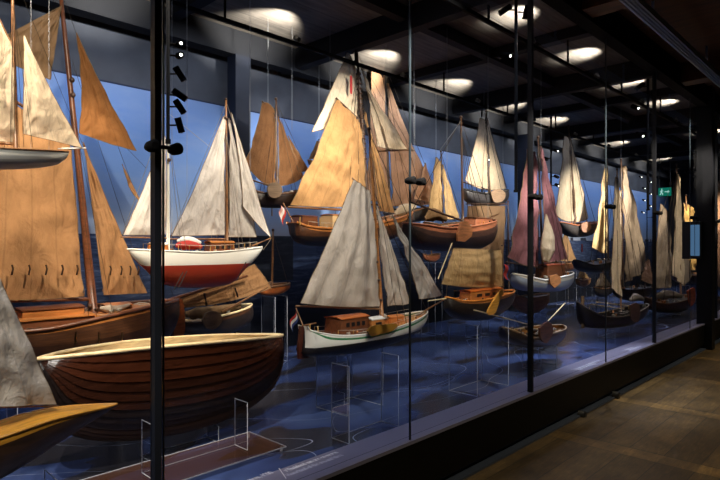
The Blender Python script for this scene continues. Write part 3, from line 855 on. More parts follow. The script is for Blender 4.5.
DR = m_wood('dark_red_varnished_strakes', rgb(44, 22, 14), 0.2, 18)
DRH = m_wood('orange_lit_top_strakes', rgb(58, 28, 16), 0.2, 18)  # redder top strakes paint in the orange light falling on them
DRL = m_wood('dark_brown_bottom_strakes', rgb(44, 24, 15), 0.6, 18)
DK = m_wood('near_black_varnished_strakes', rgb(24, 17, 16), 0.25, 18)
PALEWOOD = m_wood('pale_inner_planking', rgb(232, 204, 156), 0.4)
YELLOWDECK = m_wood('yellow_deck_boards', rgb(206, 142, 46), 0.4, 18)
PURPB = m_wood('purple_brown_planking', rgb(48, 35, 36), 0.45, planks=70)
PINKW = m_wood('pinkish_brown_bulwark', rgb(166, 104, 76), 0.4)
GREYHULL = m_wood('grey_weathered_planking', rgb(72, 68, 70), 0.5, planks=60)
RED = m_plain('red_flag_cloth', rgb(170, 50, 44), 0.8); WHITEC = m_plain('white_flag_cloth', rgb(220, 216, 210), 0.8, 0.05); BLUEC = m_plain('blue_flag_cloth', rgb(50, 66, 120), 0.8)
FLAG = [RED, WHITEC, BLUEC]
boats = {}

# --- A: white hulled boat, top left
b = boats['A'] = Boat('white hulled model boat with cream sails hanging highest at the near end', (-40, 0.8), (70, 0.8), vbase=168)
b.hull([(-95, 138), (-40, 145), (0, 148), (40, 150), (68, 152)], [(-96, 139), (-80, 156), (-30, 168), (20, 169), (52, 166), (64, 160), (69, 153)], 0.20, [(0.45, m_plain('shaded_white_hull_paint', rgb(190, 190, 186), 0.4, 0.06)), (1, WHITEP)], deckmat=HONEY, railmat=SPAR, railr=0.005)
b.mast([(16, 150), (12, -30)], 0.010, 0.006)
b.sail('mainsail', [(14, 142), (13, 50), (-28, -38), (-85, 139)], S_CREAM, 0.03, wr=0.004)
b.sail('jib', [(23, 134), (24, 35), (82, 148)], S_CREAM, 0.02, (0.01, 0, 0.0), wr=0.003, bulge=(0, 0, -1.5, 0))
b.spar('boom', (15, 144), (-88, 142), 0.005); b.spar('gaff', (13, 48), (-30, -42), 0.005); b.spar('bowsprit', (58, 149), (86, 148), 0.005, WHITEP)
b.stay((12, -30), (84, 148)); b.shrouds((13, -10), [(8, 148), (20, 149)], 0.06)
b.wire(31, 150); b.wire(49, 152); b.cabin('cabin', -45, 147, -10, 141, 0.05, HONEY, windows=2)
b.gear(8, seed=2)
b.shrouds((13, 0), [(4, 148), (26, 150)], 0.10)
# --- B: large tan sailed wooden ketch
b = boats['B'] = Boat('large brown wooden model barge with tall tan gaff sails behind the dark clinker hull', (-40, 2.0), (180, 2.0), vbase=368)
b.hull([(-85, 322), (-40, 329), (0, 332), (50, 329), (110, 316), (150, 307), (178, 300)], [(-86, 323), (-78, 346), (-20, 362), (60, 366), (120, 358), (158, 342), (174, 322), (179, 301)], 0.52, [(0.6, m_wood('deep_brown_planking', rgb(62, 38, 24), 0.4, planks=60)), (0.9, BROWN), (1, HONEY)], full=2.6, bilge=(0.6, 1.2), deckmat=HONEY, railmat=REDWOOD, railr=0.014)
b.cabin('deckhouse', 14, 322, 80, 308, 0.13, HONEY, REDWOOD); b.cabin('coaming', -10, 326, 88, 317, 0.20, REDWOOD, HONEY)
b.cabin('hatch', 100, 314, 128, 305, 0.1, REDWOOD, HONEY)
b.mast([(94, 315), (60, -12)], 0.030, 0.012, REDWOOD)
b.spar('boom', (90, 299), (-70, 303), 0.014, REDWOOD); b.spar('gaff', (76, 140), (-40, 66), 0.012, REDWOOD)
b.sail('mainsail', [(83, 296), (70, 142), (-38, 70), (-66, 298)], S_TAN, 0.06, wr=0.012, bulge=(0, 0, 2, 3))
b.sail('topsail', [(50, 80), (61, 6), (58, 8), (-22, 50)], S_DULL, 0.02, (0.03, 0.03, 0.03, 0.03), wr=0.008)
b.sail('staysail', [(104, 295), (83, 142), (147, 293)], S_TAN, 0.04, wr=0.010, bulge=(0, 0, -1, 0))
b.sail('jib', [(79, 133), (76, 33), (137, 151)], m_sail('warm_brown_sailcloth', rgb(166, 116, 70), 9, 0.25), 0.03, (0.02, 0, 0.05), wr=0.010, bulge=(-3, 0, -2, 1))
b.sail('flying_jib', [(130, 190), (122, 164), (143, 206)], S_TAN, 0.01, wr=0.004)
b.stay((61, -10), (76, 33)); b.stay((85, 105), (146, 168)); b.stay((76, 33), (175, 300)); b.stay((72, 60), (147, 293))
b.shrouds((70, 95), [(78, 318), (86, 318), (102, 316)], 0.2)
for k, u in enumerate((12, 29, 46, 62, 77)):
    b.line('reef_point', [(u, 265, 0.10), (u+1, 269, 0.11), (u-0.5, 275, 0.10)], 0.006, DARKSPAR, 5)
for u in (110, 121, 130, 138):
    b.line('reef_point', [(u, 266, 0.08), (u+1, 269, 0.09), (u, 275, 0.08)], 0.006, DARKSPAR, 5)
b.plate('rudder', [(171, 303), (181, 299), (184, 316), (183, 334), (174, 338)], 0, 0.03, m_wood('orange_rudder_wood', rgb(178, 92, 40), 0.4))
b.blocks([(90, 306), (96, 309), (86, 311), (104, 306), (72, 80), (73, 95)], 0.018)
b.furled('rolled_cloth', [(100, 308, 0.1), (115, 309, 0.1), (130, 305, 0.1)], [0.01, 0.03, 0.02, 0.01], S_GREY)
for x_ in (76, 99, 122): b.line('chain_plate', [(x_, 332, 0.27), (x_, 343, 0.275)], 0.005, BRASS, 5)
b.gear(34, 0.1, 0.95, seed=3, k=1.2)
# --- C: large dark clinker hull without sails
b = boats['C'] = Boat('large dark varnished clinker hull without mast or sails, nearest on the case floor', (37, 1.05), (283, 1.05), name='model_rowing_hull', vbase=440)
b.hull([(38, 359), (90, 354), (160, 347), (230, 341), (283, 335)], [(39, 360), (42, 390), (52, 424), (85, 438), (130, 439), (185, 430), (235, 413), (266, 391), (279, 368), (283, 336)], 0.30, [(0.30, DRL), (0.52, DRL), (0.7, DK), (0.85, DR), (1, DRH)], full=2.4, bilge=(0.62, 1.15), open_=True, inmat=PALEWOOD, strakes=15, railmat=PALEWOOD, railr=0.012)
for t in (0.3, 0.5, 0.7):
    r = min(b.rows, key=lambda q: abs(q[0]-t)); bm = bmesh.new()
    P = [b.world(r[1].x+i*0.05, j*r[3]*0.86, r[1].y-0.07+k*0.012) for i in (-1, 1) for j in (-1, 1) for k in (0, 1)]
    vs = [bm.verts.new(p) for p in P]
    for idx in ((0, 1, 3, 2), (4, 6, 7, 5), (0, 4, 5, 1), (2, 3, 7, 6), (0, 2, 6, 4), (1, 5, 7, 3)): bm.faces.new([vs[i] for i in idx])
    b.add('thwart', bm, PALEWOOD)
bm = bmesh.new(); r = b.rows; tube(bm, [b.world(b.S[-1].x, 0, b.S[-1].y+0.015), b.world(b.K[-3].x-0.005, 0, b.K[-3].y)], 0.016, 8); b.add('stem_post', bm, DK)

# --- D: yellow decked boat, bottom left
b = boats['D'] = Boat('slender model boat with bright yellow deck and grey sail at the bottom left corner', (-60, 0.35), (118, 0.35), vbase=475)
b.hull([(-140, 492), (-60, 458), (0, 438), (60, 418), (117, 404)], [(-141, 493), (-120, 520), (-60, 505), (0, 477), (50, 446), (90, 421), (118, 405)], 0.20, [(0.85, m_wood('dark_brown_hull_side', rgb(62, 40, 22), 0.4)), (1, YELLOWDECK)], full=1.7, deckmat=YELLOWDECK, deckdrop=0.0, railmat=YELLOWDECK, railr=0.005)
b.mast([(-36, 440), (-38, 170)], 0.010, 0.006)
b.sail('mainsail', [(-33, 405), (-35, 210), (-33, 212), (56, 404)], S_SILVER, 0.03, (0.03, 0.02, 0.02, 0.02), wr=0.010, bulge=(0, 0, 1.5, 1))
b.spar('boom', (-36, 408), (59, 406), 0.004); b.stay((-2, 408), (-2, 436), 0.003, WIRE)
b.cabin('coaming', -45, 446, -8, 437, 0.04, HONEY)

# --- E: white and red schooner
b = boats['E'] = Boat('white hulled model yacht with red underbody and white sails, second pane', (127, 1.45), (263, 1.45), vbase=287)
b.hull([(128, 249), (170, 251), (215, 252), (262, 247)], [(128, 250), (134, 259), (146, 270), (162, 284), (195, 288), (230, 284), (242, 272), (256, 258), (263, 248)], 0.26, [(('z', 195, 264.5), REDP), (0.93, WHITEP), (1, WHITEP)], full=2.2, bilge=(1.25, 1.0), deckmat=HONEY, railmat=WHITEP, railr=0.006)
b.mast([(227, 251), (226, 100)], 0.012, 0.006, SPAR); m2 = b.mast([(168, 250), (168, 112)], 0.013, 0.007, m_plain('white_painted_spar', rgb(220, 214, 200), 0.4, 0.05), 'mizzen_mast')
b.sail('mainsail', [(225, 235), (224, 116), (222, 118), (171, 236)], S_WHITE, 0.05, wr=0.007, bulge=(0, 0, -1.5, 0))
b.sail('mizzen_sail', [(165, 235), (165, 136), (162, 138), (123, 235)], S_WHITE, 0.04, wr=0.006, bulge=(0, 0, -1, 0))
b.sail('staysail', [(229, 237), (229, 118), (257, 237)], S_SHADE, 0.03, (0, 0, 0.02), wr=0.006)
b.sail('jib', [(243, 206), (231, 112), (270, 237)], S_WHITE, 0.02, (0.05, 0.03, 0.06), wr=0.005, bulge=(-2, 0, 0, 2))
b.spar('boom', (226, 239), (169, 239), 0.007); b.spar('mizzen_boom', (167, 238), (121, 237), 0.006); b.spar('bowsprit', (252, 246), (271, 238), 0.007)
b.cabin('cabin', 207, 252, 232, 243, 0.05, REDWOOD, HONEY, windows=3)
b.cabin('wheelhouse', 150, 252, 166, 245, 0.05, HONEY, WHITEP)
b.furled('ship_dinghy', [(176, 246, 0.07), (188, 244, 0.07), (202, 247, 0.07)], [0.012, 0.030, 0.032, 0.026, 0.010], RED)
b.furled('dinghy_cover', [(177, 241, 0.07), (188, 239.5, 0.07), (201, 243, 0.07)], [0.008, 0.020, 0.022, 0.02, 0.008], WHITEC)
b.shrouds((226, 130), [(217, 250), (223, 251), (232, 251), (236, 250)], 0.1, PALEROPE); b.shrouds((168, 130), [(161, 250), (174, 250), (179, 250)], 0.1, PALEROPE)
b.stay((226, 101), (270, 238), None, PALEROPE); b.stay((168, 113), (226, 160), None, PALEROPE); b.stay((226, 104), (172, 235), None, PALEROPE); b.stay((165, 116), (122, 235), None, PALEROPE)
b.blocks([(168, 118), (168, 128), (167, 142), (226, 118), (169, 160)], 0.014)
b.wire(172, 248); b.wire(187, 238); b.wire(250, 246)
b.line('bobstay', [(263, 250), (271, 239)], 0.003, ROPE)
for u, v in ((183, 272), (187, 271), (246, 262)): b.line('cradle_wire', [(u, v, 0.13), (u-9, v+18, 0.1)], 0.003, WIRE)
b.gear(14, seed=4, k=0.9)
b.railing(0.045, 12, 0.12, 0.92)
# --- F: lowered tan sail barge
b = boats['F'] = Boat('dark hulled model barge with lowered tan sail and round leeboard below the white yacht', (172, 2.3), (252, 2.3), vbase=335)
b.hull([(173, 318), (195, 321), (225, 315), (251, 304)], [(173, 319), (180, 332), (200, 336), (228, 333), (248, 321), (252, 305)], 0.36, [(0.8, DARKHULL), (1, BROWN)], full=2.6, deckmat=BROWN, railmat=PALEWOOD, railr=0.012)
b.mast([(216, 318), (214, 281)], 0.016, 0.012, REDWOOD)
b.sail('lowered_sail', [(180, 308), (178, 300), (254, 264), (271, 288)], S_TAN, 0.03, (0.03,)*4, wr=0.004, bulge=(0, 0, 1, 4))
b.spar('lowered_mast', (166, 301, 0.12), (247, 276, 0.12), 0.016, REDWOOD); b.spar('sprit', (222, 312, 0.16), (268, 287, 0.14), 0.010, SPAR)
b.plate('leeboard', [(202, 320), (206, 313), (213, 311), (220, 314), (221, 322), (214, 329), (206, 328)], 0.20, 0.02, m_wood('grey_brown_leeboard', rgb(112, 86, 62), 0.5))
b.line('strut', [(204, 293, 0.05), (207, 306, 0.05)], 0.010, DARKSPAR); b.line('strut', [(235, 288, 0.1), (238, 297, 0.1)], 0.008, DARKSPAR)
b.furled('cloth_bundle', [(185, 314, 0.1), (205, 313, 0.1), (240, 306, 0.1)], [0.02, 0.05, 0.045, 0.03], S_DULL)
# small orange hull beside it
b.gear(22, seed=5)
b.shrouds((215, 283), [(196, 318), (234, 312)], 0.10)
b = boats['F2'] = Boat('small orange hulled model boat with bare mast right of the white yacht', (258, 2.75), (290, 2.75), vbase=294)
b.hull([(259, 289), (272, 287), (289, 283)], [(259, 290), (263, 295), (275, 295), (286, 290), (290, 284)], 0.22, [(1, m_wood('orange_planking', rgb(190, 104, 48), 0.4, planks=60))], full=2.6, deckmat=HONEY, railmat=SPAR, railr=0.012)
b.mast([(272, 288), (273, 231)], 0.013, 0.010, SPAR); b.stay((273, 233), (288, 284)); b.spar('boom', (272, 282), (262, 284), 0.010, SPAR)

# --- G: ribbed brown sail
b = boats['G'] = Boat('dark model barge with ribbed brown sails and round leeboard hanging before the painted sky', (250, 2.45), (314, 2.45), vbase=206)
b.hull([(249, 189), (265, 193), (290, 193), (314, 188)], [(249, 190), (252, 203), (270, 208), (300, 206), (312, 200), (315, 189)], 0.34, [(0.85, DARKHULL), (1, GREYHULL)], full=3, deckmat=BROWN, railmat=DARKSPAR, railr=0.012)
b.mast([(277, 190), (276, 100)], 0.017, 0.010, DARKSPAR)
b.sail('mainsail', [(275, 186), (274.5, 112), (262.5, 102), (245, 163)], S_RIB, 0.05, wr=0.006, bulge=(0, 2.5, -1, 5))
b.sail('staysail', [(279, 186), (278, 116), (303, 177)], S_RIB, 0.03, wr=0.005, bulge=(0, 0, 0, 2)); b.sail('jib', [(299, 172), (288, 136), (309, 171)], S_RIB, 0.02, wr=0.004)
b.plate('leeboard', [(267, 190), (269, 184.5), (274, 182.5), (279.5, 184.5), (282, 190), (279.5, 196), (274, 198), (269, 196)], 0.19, 0.02, m_wood('grey_round_board', rgb(104, 86, 70), 0.5))
b.spar('boom', (276, 188), (246, 178), 0.010, DARKSPAR); b.stay((276, 101), (314, 186)); b.wire(268, 186); b.wire(292, 130)
b.line('stand_pin', [(272, 206), (272, 216)], 0.006, BRASS); b.spar('gaff', (275, 116), (262, 101), 0.010, DARKSPAR)
b.gear(10, seed=6)
b.shrouds((276, 104), [(258, 190), (266, 191), (290, 191), (298, 190)], 0.10)
# --- H: golden gaff sail and cream topsail
b = boats['H'] = Boat('wooden model boat with golden gaff sail and tall cream topsail hanging mid case', (291, 2.1), (412, 2.1), vbase=246)
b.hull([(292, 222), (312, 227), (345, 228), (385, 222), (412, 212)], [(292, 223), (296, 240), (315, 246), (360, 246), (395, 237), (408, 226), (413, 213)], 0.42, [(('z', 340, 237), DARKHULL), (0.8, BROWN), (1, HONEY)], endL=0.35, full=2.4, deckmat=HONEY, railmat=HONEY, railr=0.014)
b.mast([(369, 224), (357, 52)], 0.026, 0.012, DARKSPAR)
for v in range(74, 160, 5):
    u = 357+(v-52)*12/172; bm = bmesh.new(); c = b.pt(u, v); tube(bm, [c-UP*0.006, c+UP*0.006], 0.030, 10); b.add('mast_hoop', bm, DARKSPAR)
b.sail('mainsail', [(367, 205), (358, 120), (337, 99), (290, 205)], S_GOLD, 0.08, wr=0.014, bulge=(0, 0, -1, 2))
b.sail('topsail', [(358, 120), (357, 76), (347.5, 51), (312, 132)], S_CREAM, 0.04, (-0.06,)*4, wr=0.008, bulge=(0, 1, 0, 0))
b.sail('flying_jib', [(378, 146), (361, 66), (392, 151)], S_CREAM, 0.03, (0, 0, 0.05), wr=0.008); b.sail('outer_jib', [(388, 148), (366, 88), (407, 149)], S_CREAM, 0.03, (0.08, 0.03, 0.12), wr=0.008, bulge=(-2, 0, 1, 1))
b.sail('staysail', [(380, 211), (364, 112), (395, 213)], S_GOLD, 0.03, (0.02, 0.02, 0.06), wr=0.012)
b.spar('gaff', (359, 120), (336, 98), 0.014, DARKSPAR); b.spar('boom', (368, 211), (288, 207), 0.014, SPAR); b.spar('jib_boom', (376, 151), (413, 150), 0.012, SPAR); b.spar('bowsprit', (398, 216), (424, 208), 0.014, SPAR)
b.cabin('cabin', 326, 226, 344, 216, 0.10, m_plain('cream_cabin_paint', rgb(190, 160, 116), 0.5), HONEY, windows=2); b.cabin('hatch', 296, 226, 312, 217, 0.1, REDWOOD)
b.stay((357, 53), (412, 150)); b.stay((357, 53), (422, 208)); b.shrouds((360, 90), [(362, 222), (374, 222), (380, 221)], 0.18)
b.plate('pennant', [(350, 76), (352, 77), (352, 93), (350, 91)], 0.06, 0.004, RED); b.flag([(281, 205), (286, 211), (283, 227), (279, 215)], [m_plain('pink_flag_cloth', rgb(205, 150, 140), 0.8), WHITEC, RED])
b.line('flagpole', [(293, 222), (283, 203)], 0.006, SPAR)
b.furled('stowed_sail', [(395, 214, 0.1), (405, 209, 0.1), (416, 206, 0.1)], [0.02, 0.06, 0.05, 0.02], S_CREAM)
b.wire(330, 100); b.wire(386, 152)
for u in (300, 320): b.line('rail_post', [(u, 225, 0.15), (u, 217, 0.15)], 0.006, BRASS)
b.gear(18, seed=7)
b.railing(0.05, 9, 0.05, 0.9)
b.shrouds((358, 66), [(340, 226), (352, 227), (384, 221), (392, 219)], 0.10)
# --- T: rose tan boat behind
b = boats['T'] = Boat('model boat with tall rose tan sails hanging behind the cream jibs, its hull half hidden', (388, 2.85), (442, 2.85), vbase=222)
b.hull([(384, 208), (410, 210), (441, 206)], [(384, 209), (390, 218), (412, 222), (434, 217), (442, 207)], 0.34, [(1, GREYHULL)], full=2.6, deckmat=BROWN, railmat=GREYHULL, railr=0.012)
b.mast([(390, 208), (383, 58)], 0.020, 0.012, DARKSPAR)
b.sail('mainsail', [(388, 203), (383, 78), (372, 64), (366, 200)], S_ROSE, 0.05, wr=0.010); b.sail('staysail', [(392, 206), (387, 83), (438, 203)], S_ROSE, 0.04, (0, 0, 0.04), wr=0.010, bulge=(0, 0, -1, 1))
b.sail('jib', [(413, 199), (425, 163), (438, 204)], S_ROSE, 0.02, (0.1, 0.08, 0.1), wr=0.006); b.spar('boom', (390, 206), (364, 204), 0.012, DARKSPAR); b.stay((383, 60), (441, 205)); b.wire(415, 206)
b.shrouds((384, 66), [(396, 207), (404, 207), (420, 207)], 0.10)
# --- small twin sail boat behind J
b = boats['J2'] = Boat('small model boat with pointed olive beige sails behind the bare masted brown hull', (427, 2.5), (463, 2.5), vbase=233)
b.hull([(425, 222), (445, 225), (463, 222)], [(425, 223), (431, 231), (447, 234), (459, 230), (464, 223)], 0.28, [(1, BROWN)], full=2.6, deckmat=BROWN, railmat=SPAR, railr=0.012)
b.mast([(443, 223), (441, 152)], 0.014, 0.009, DARKSPAR)
b.sail('mainsail', [(442, 219), (440, 162), (436, 157), (427, 218)], S_BEIGE, 0.03, wr=0.008); b.sail('staysail', [(445, 219), (442, 164), (459, 218)], S_BEIGE, 0.03, wr=0.008, bulge=(0, 0, 1, 1))
b.stay((441, 153), (463, 221)); b.wire(436, 156); b.spar('boom', (443, 220), (426, 220), 0.01, DARKSPAR)

# --- J: brown hull with a bare mast
b = boats['J'] = Boat('rounded brown model hull with bare mast and hanging leeboard, no sails set', (404, 1.3), (495, 1.3), vbase=250)
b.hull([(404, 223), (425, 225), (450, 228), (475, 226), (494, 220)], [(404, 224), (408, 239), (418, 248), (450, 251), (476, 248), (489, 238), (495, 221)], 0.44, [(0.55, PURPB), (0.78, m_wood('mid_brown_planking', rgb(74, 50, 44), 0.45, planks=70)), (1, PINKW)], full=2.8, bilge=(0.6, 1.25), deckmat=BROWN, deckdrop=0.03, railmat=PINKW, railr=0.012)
b.mast([(463, 226), (461, 118)], 0.014, 0.010, DARKSPAR)
b.spar('sprit', (463, 221, 0.1), (410, 202, 0.1), 0.012, DARKSPAR)
b.plate('leeboard', [(461, 222), (466, 221), (472, 229), (471, 236), (464, 242), (457, 241), (457, 234)], 0.235, 0.022, m_wood('warm_brown_leeboard', rgb(150, 98, 64), 0.45), smooth=False)
for f_ in ((469, 222), (474, 222), (479, 221), (485, 220)): b.stay((461, 132), f_, 0.003)
b.stay((461, 121), (440, 150), 0.003, WIRE); b.stay((461, 119), (406, 222), 0.003); b.stay((461, 119), (493, 219), 0.003)
b.wire(447, 222); b.wire(414, 222); b.wire(488, 219)
b.furled('cloth_bundle', [(425, 219, 0), (435, 214, 0), (446, 219, 0)], [0.02, 0.06, 0.05, 0.03], S_DULL); b.cabin('hatch', 468, 224, 486, 219, 0.1, PINKW, REDWOOD)
b.line('tiller', [(489, 218), (499, 214)], 0.007, SPAR)
b.gear(16, seed=8)
# --- K: cream sailed, grey hull
b = boats['K'] = Boat('grey hulled model boat with brightly lit cream sails hanging right of centre', (463, 2.3), (508, 2.3), vbase=206)
b.hull([(463, 189), (475, 192), (492, 194), (507, 190)], [(463, 190), (467, 200), (478, 206), (496, 206), (505, 200), (508, 191)], 0.34, [(1, GREYHULL)], full=2.6, deckmat=BROWN, railmat=GREYHULL, railr=0.014)
b.mast([(489, 192), (486, 112)], 0.016, 0.010, DARKSPAR)
b.sail('mainsail', [(487.5, 189), (486, 124), (480, 118), (465, 180)], S_CREAM, 0.04, wr=0.007, bulge=(0, 1, -1, 3)); b.sail('staysail', [(490, 190), (487, 120), (506, 189)], S_CREAM, 0.03, wr=0.006)
b.plate('leeboard', [(490, 192), (499, 189), (505, 194), (502, 201), (494, 202)], 0.19, 0.02, m_wood('pale_leeboard', rgb(160, 132, 108), 0.5)); b.stay((486, 113), (507, 189)); b.wire(484, 117); b.wire(503, 189)
b.spar('boom', (489, 190), (463, 182), 0.012, DARKSPAR)
b.gear(8, seed=9)
b.shrouds((486, 116), [(476, 192), (482, 192), (496, 193)], 0.10)
# --- U: dull tan sail behind L
b = boats['U'] = Boat('model boat with large dull olive curved sail behind the orange decked boat', (452, 2.0), (512, 2.0), vbase=304)
b.hull([(455, 291), (480, 294), (511, 290)], [(455, 292), (460, 301), (482, 305), (504, 301), (512, 291)], 0.34, [(1, DARKHULL)], full=2.6, deckmat=BROWN, railmat=DARKSPAR, railr=0.012)
b.mast([(509, 291), (508, 202)], 0.012, 0.009, DARKSPAR)
b.sail('mainsail', [(503, 287), (505, 206), (468, 206), (455, 286)], m_sail('dark_olive_tan_sailcloth', rgb(132, 108, 84), 7, 0.15), 0.10, wr=0.006, bulge=(-4, 0, 0, 2)); b.spar('yard', (507, 204), (466, 204), 0.010, DARKSPAR)
b.shrouds((508, 206), [(500, 291), (511, 290)], 0.10)
# --- L: orange decked boat with golden square sail
b = boats['L'] = Boat('orange varnished model boat with broad beige sail and yellow oar on a clear stand', (446, 0.53), (514, 0.53), vbase=320)
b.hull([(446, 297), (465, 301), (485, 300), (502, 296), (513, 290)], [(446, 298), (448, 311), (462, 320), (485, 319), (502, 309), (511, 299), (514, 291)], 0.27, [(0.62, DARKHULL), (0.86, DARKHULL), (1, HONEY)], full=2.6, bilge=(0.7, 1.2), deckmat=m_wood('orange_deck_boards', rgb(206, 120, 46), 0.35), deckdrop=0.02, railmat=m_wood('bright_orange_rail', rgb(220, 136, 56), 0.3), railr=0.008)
b.cabin('cabin', 464, 297, 498, 290, 0.06, HONEY, m_wood('orange_cabin_roof', rgb(190, 96, 34), 0.35), windows=3)
b.sail('mainsail', [(502, 286), (501, 250), (453, 248), (441, 284)], S_BEIGE, 0.06, wr=0.003, bulge=(-1, 0, 1, 2)); b.spar('sprit', (438, 279), (452, 243), 0.005, PALEWOOD); b.mast([(503, 294), (502, 246)], 0.007, 0.005, SPAR)
b.line('mast_stub', [(486, 290), (486, 268)], 0.008, m_wood('orange_spar', rgb(186, 84, 30), 0.4)); b.flag([(504, 264), (509, 266), (509, 281), (505, 279)], [RED, RED, BLUEC])
b.plate('oar', [(500, 290), (502.5, 291), (499, 301), (495, 312), (490, 315), (487, 313), (491, 304)], 0.155, 0.014, m_wood('yellow_oar_wood', rgb(206, 148, 60), 0.4), smooth=True)
b.spar('bowsprit', (450, 298), (428, 301), 0.006, PALEWOOD); b.stay((452, 245), (446, 296), 0.002, PALEROPE); b.line('spar_pole', [(474, 310, 0.15), (534, 326, 0.15)], 0.006, PALEWOOD)
b.gear(14, seed=10)
# --- I: the white and green boat in front
b = boats['I'] = Boat('white model sailing boat with green stripe, dark rudder and grey white sails, front centre', (302, 0.8), (428, 0.8), vbase=356)
b.hull([(303, 327), (312, 331), (340, 335.5), (368, 334), (398, 327), (427, 311)], [(303, 328), (302, 344), (304, 356), (345, 353), (378, 346), (405, 336), (421, 324), (428, 312)], 0.36, [(('z', 350, 339), BLACKP), (0.80, WHITEP), (0.89, GREENP), (1, WHITEP)], endL=0.25, full=2.2, bilge=(0.75, 1.1), deckmat=HONEY, deckdrop=0.02, railmat=WHITEP, railr=0.006)
b.mast([(382, 318), (369, 130)], 0.017, 0.009, m_wood('golden_mast_wood', rgb(160, 104, 54), 0.4))
b.sail('mainsail', [(380, 306), (369, 192), (353, 180), (300, 303)], S_GREY, 0.07, (0, 0, 0.02, 0.06), wr=0.0045, bulge=(0, 0.5, 0.5, 2), nu=44, nv=44, fold=0.010, foldn=7, seed=4)
b.sail('staysail', [(387, 306), (376, 205), (411, 304)], S_GREY, 0.03, (0, 0, 0.03), wr=0.010, fold=0.008, foldn=4); b.sail('jib', [(419, 299), (391, 214), (442, 295)], S_SHADE, 0.03, (0.01, 0, 0.04), wr=0.010, bulge=(-1, 0, 0, 1))
b.spar('boom', (381, 309), (296, 306), 0.009); b.spar('gaff', (370, 194), (352, 178), 0.008); b.spar('bowsprit', (416, 316), (447, 298), 0.008)
b.cabin('cabin', 332, 328, 362, 317, 0.09, REDWOOD, m_wood('cabin_roof_wood', rgb(176, 96, 46), 0.35), windows=4); b.cabin('companionway', 366, 326, 380, 319, 0.06, HONEY, WHITEP, windows=1)
b.cabin('skylight', 386, 323, 400, 317, 0.05, m_wood('orange_skylight_wood', rgb(200, 120, 60), 0.35))
b.plate('rudder', [(300, 326), (306, 327), (305, 345), (308, 358), (298, 359), (298, 345)], 0, 0.02, m_wood('dark_red_rudder', rgb(76, 36, 26), 0.4), smooth=False)
b.line('tiller', [(302, 326), (316, 323)], 0.006, SPAR)
b.plate('leeboard', [(367, 331), (372, 326), (383, 324.5), (394, 323.5), (397, 326), (391, 331), (380, 334), (371, 336)], 0.19, 0.016, OCHRE)
b.flag([(296, 311), (298, 318), (292, 332), (289, 324)], FLAG); b.line('flagpole', [(304, 328), (296, 308)], 0.004, SPAR)
b.stay((369, 132), (446, 298), 0.0025); b.stay((373, 190), (427, 311), 0.003); b.shrouds((371, 150), [(374, 324), (384, 324), (392, 322)], 0.15)
b.furled('coiled_rope', [(376, 320, 0), (384, 317, 0), (390, 320, 0)], [0.01, 0.026, 0.02, 0.01], S_GREY); b.blocks([(381, 300), (379, 280), (377, 262), (375, 240), (373, 220)], 0.012)
for u, v in ((310, 330), (318, 332), (406, 325), (414, 320)): b.line('rail_post', [(u, v, 0.12), (u, v-6, 0.12)], 0.003, BRASS)
b.gear(18, seed=11, k=1.0)
b.railing(0.035, 9, 0.15, 0.9)
# --- M: purple sails, white hull
b = boats['M'] = Boat('white topped model boat with faded purple sails behind the second post', (514, 0.95), (571, 0.95), vbase=292)
b.hull([(514, 274), (528, 279), (548, 280), (562, 277), (570, 272)], [(514, 275), (516, 285), (528, 291), (552, 291), (565, 284), (571, 273)], 0.40, [(0.72, PALEBLUE), (1, WHITEP)], full=2.8, bilge=(0.6, 1.25), deckmat=BROWN, deckdrop=0.02, railmat=WHITEP, railr=0.012)
b.mast([(543, 276), (538, 138)], 0.016, 0.010, DARKSPAR)
b.sail('mainsail', [(537, 266), (535, 153), (527, 149), (508, 257)], S_PURPLE, 0.07, wr=0.016, bulge=(0, 0, -1, 3)); b.sail('staysail', [(546, 263), (540, 146), (567, 259)], S_PURPLE, 0.04, wr=0.014)
b.furled('furled_sail', [(546, 214, 0.09), (548, 238, 0.12), (546, 262, 0.11)], [0.012, 0.06, 0.10, 0.11, 0.05], S_CREAM)
b.cabin('cabin', 541, 275, 560, 265, 0.08, REDWOOD, m_wood('red_brown_roof', rgb(150, 74, 46), 0.4)); b.plate('leeboard', [(549, 276), (556, 274.5), (560, 277), (560, 283), (554, 288), (550, 284)], 0.215, 0.018, m_wood('orange_leeboard', rgb(180, 120, 74), 0.45), smooth=False)
b.stay((538, 140), (570, 271), 0.003); b.wire(541, 146); b.spar('boom', (542, 268), (506, 262), 0.010, DARKSPAR); b.line('sprit', [(567, 272), (563, 250)], 0.006, SPAR)
b.gear(14, seed=12)
b.shrouds((539, 146), [(522, 277), (530, 278), (556, 277), (562, 276)], 0.10)
# --- N
b = boats['N'] = Boat('dark model boat hanging with pale grey sails split by a dark mast', (561, 2.0), (595, 2.0), vbase=237)
b.hull([(560, 222), (570, 225), (584, 225), (595, 222)], [(560, 223), (564, 231), (572, 237), (586, 236), (593, 230), (596, 223)], 0.36, [(1, GREYHULL)], full=2.6, deckmat=BROWN, railmat=PINKW, railr=0.014)
b.mast([(575, 224), (568.5, 127)], 0.022, 0.014, DARKSPAR); S_N = m_sail('soft_grey_beige_sailcloth', rgb(196, 188, 170), 9, 0.1)
b.sail('mainsail', [(573, 221), (569, 141), (564.5, 136), (555, 214)], S_N, 0.04, wr=0.008, bulge=(0, 1, -1, 3)); b.sail('staysail', [(576, 222), (570, 138), (588, 218)], S_N, 0.03, wr=0.007, bulge=(0, 0, 1, 1))
b.plate('leeboard', [(581, 224), (587, 222), (591, 227), (587, 232), (582, 231)], 0.20, 0.02, m_wood('pink_brown_leeboard', rgb(150, 116, 100), 0.5)); b.wire(569, 128); b.stay((568, 129), (595, 221))
b.gear(8, seed=17)
b.shrouds((569, 131), [(566, 223), (582, 224)], 0.10)
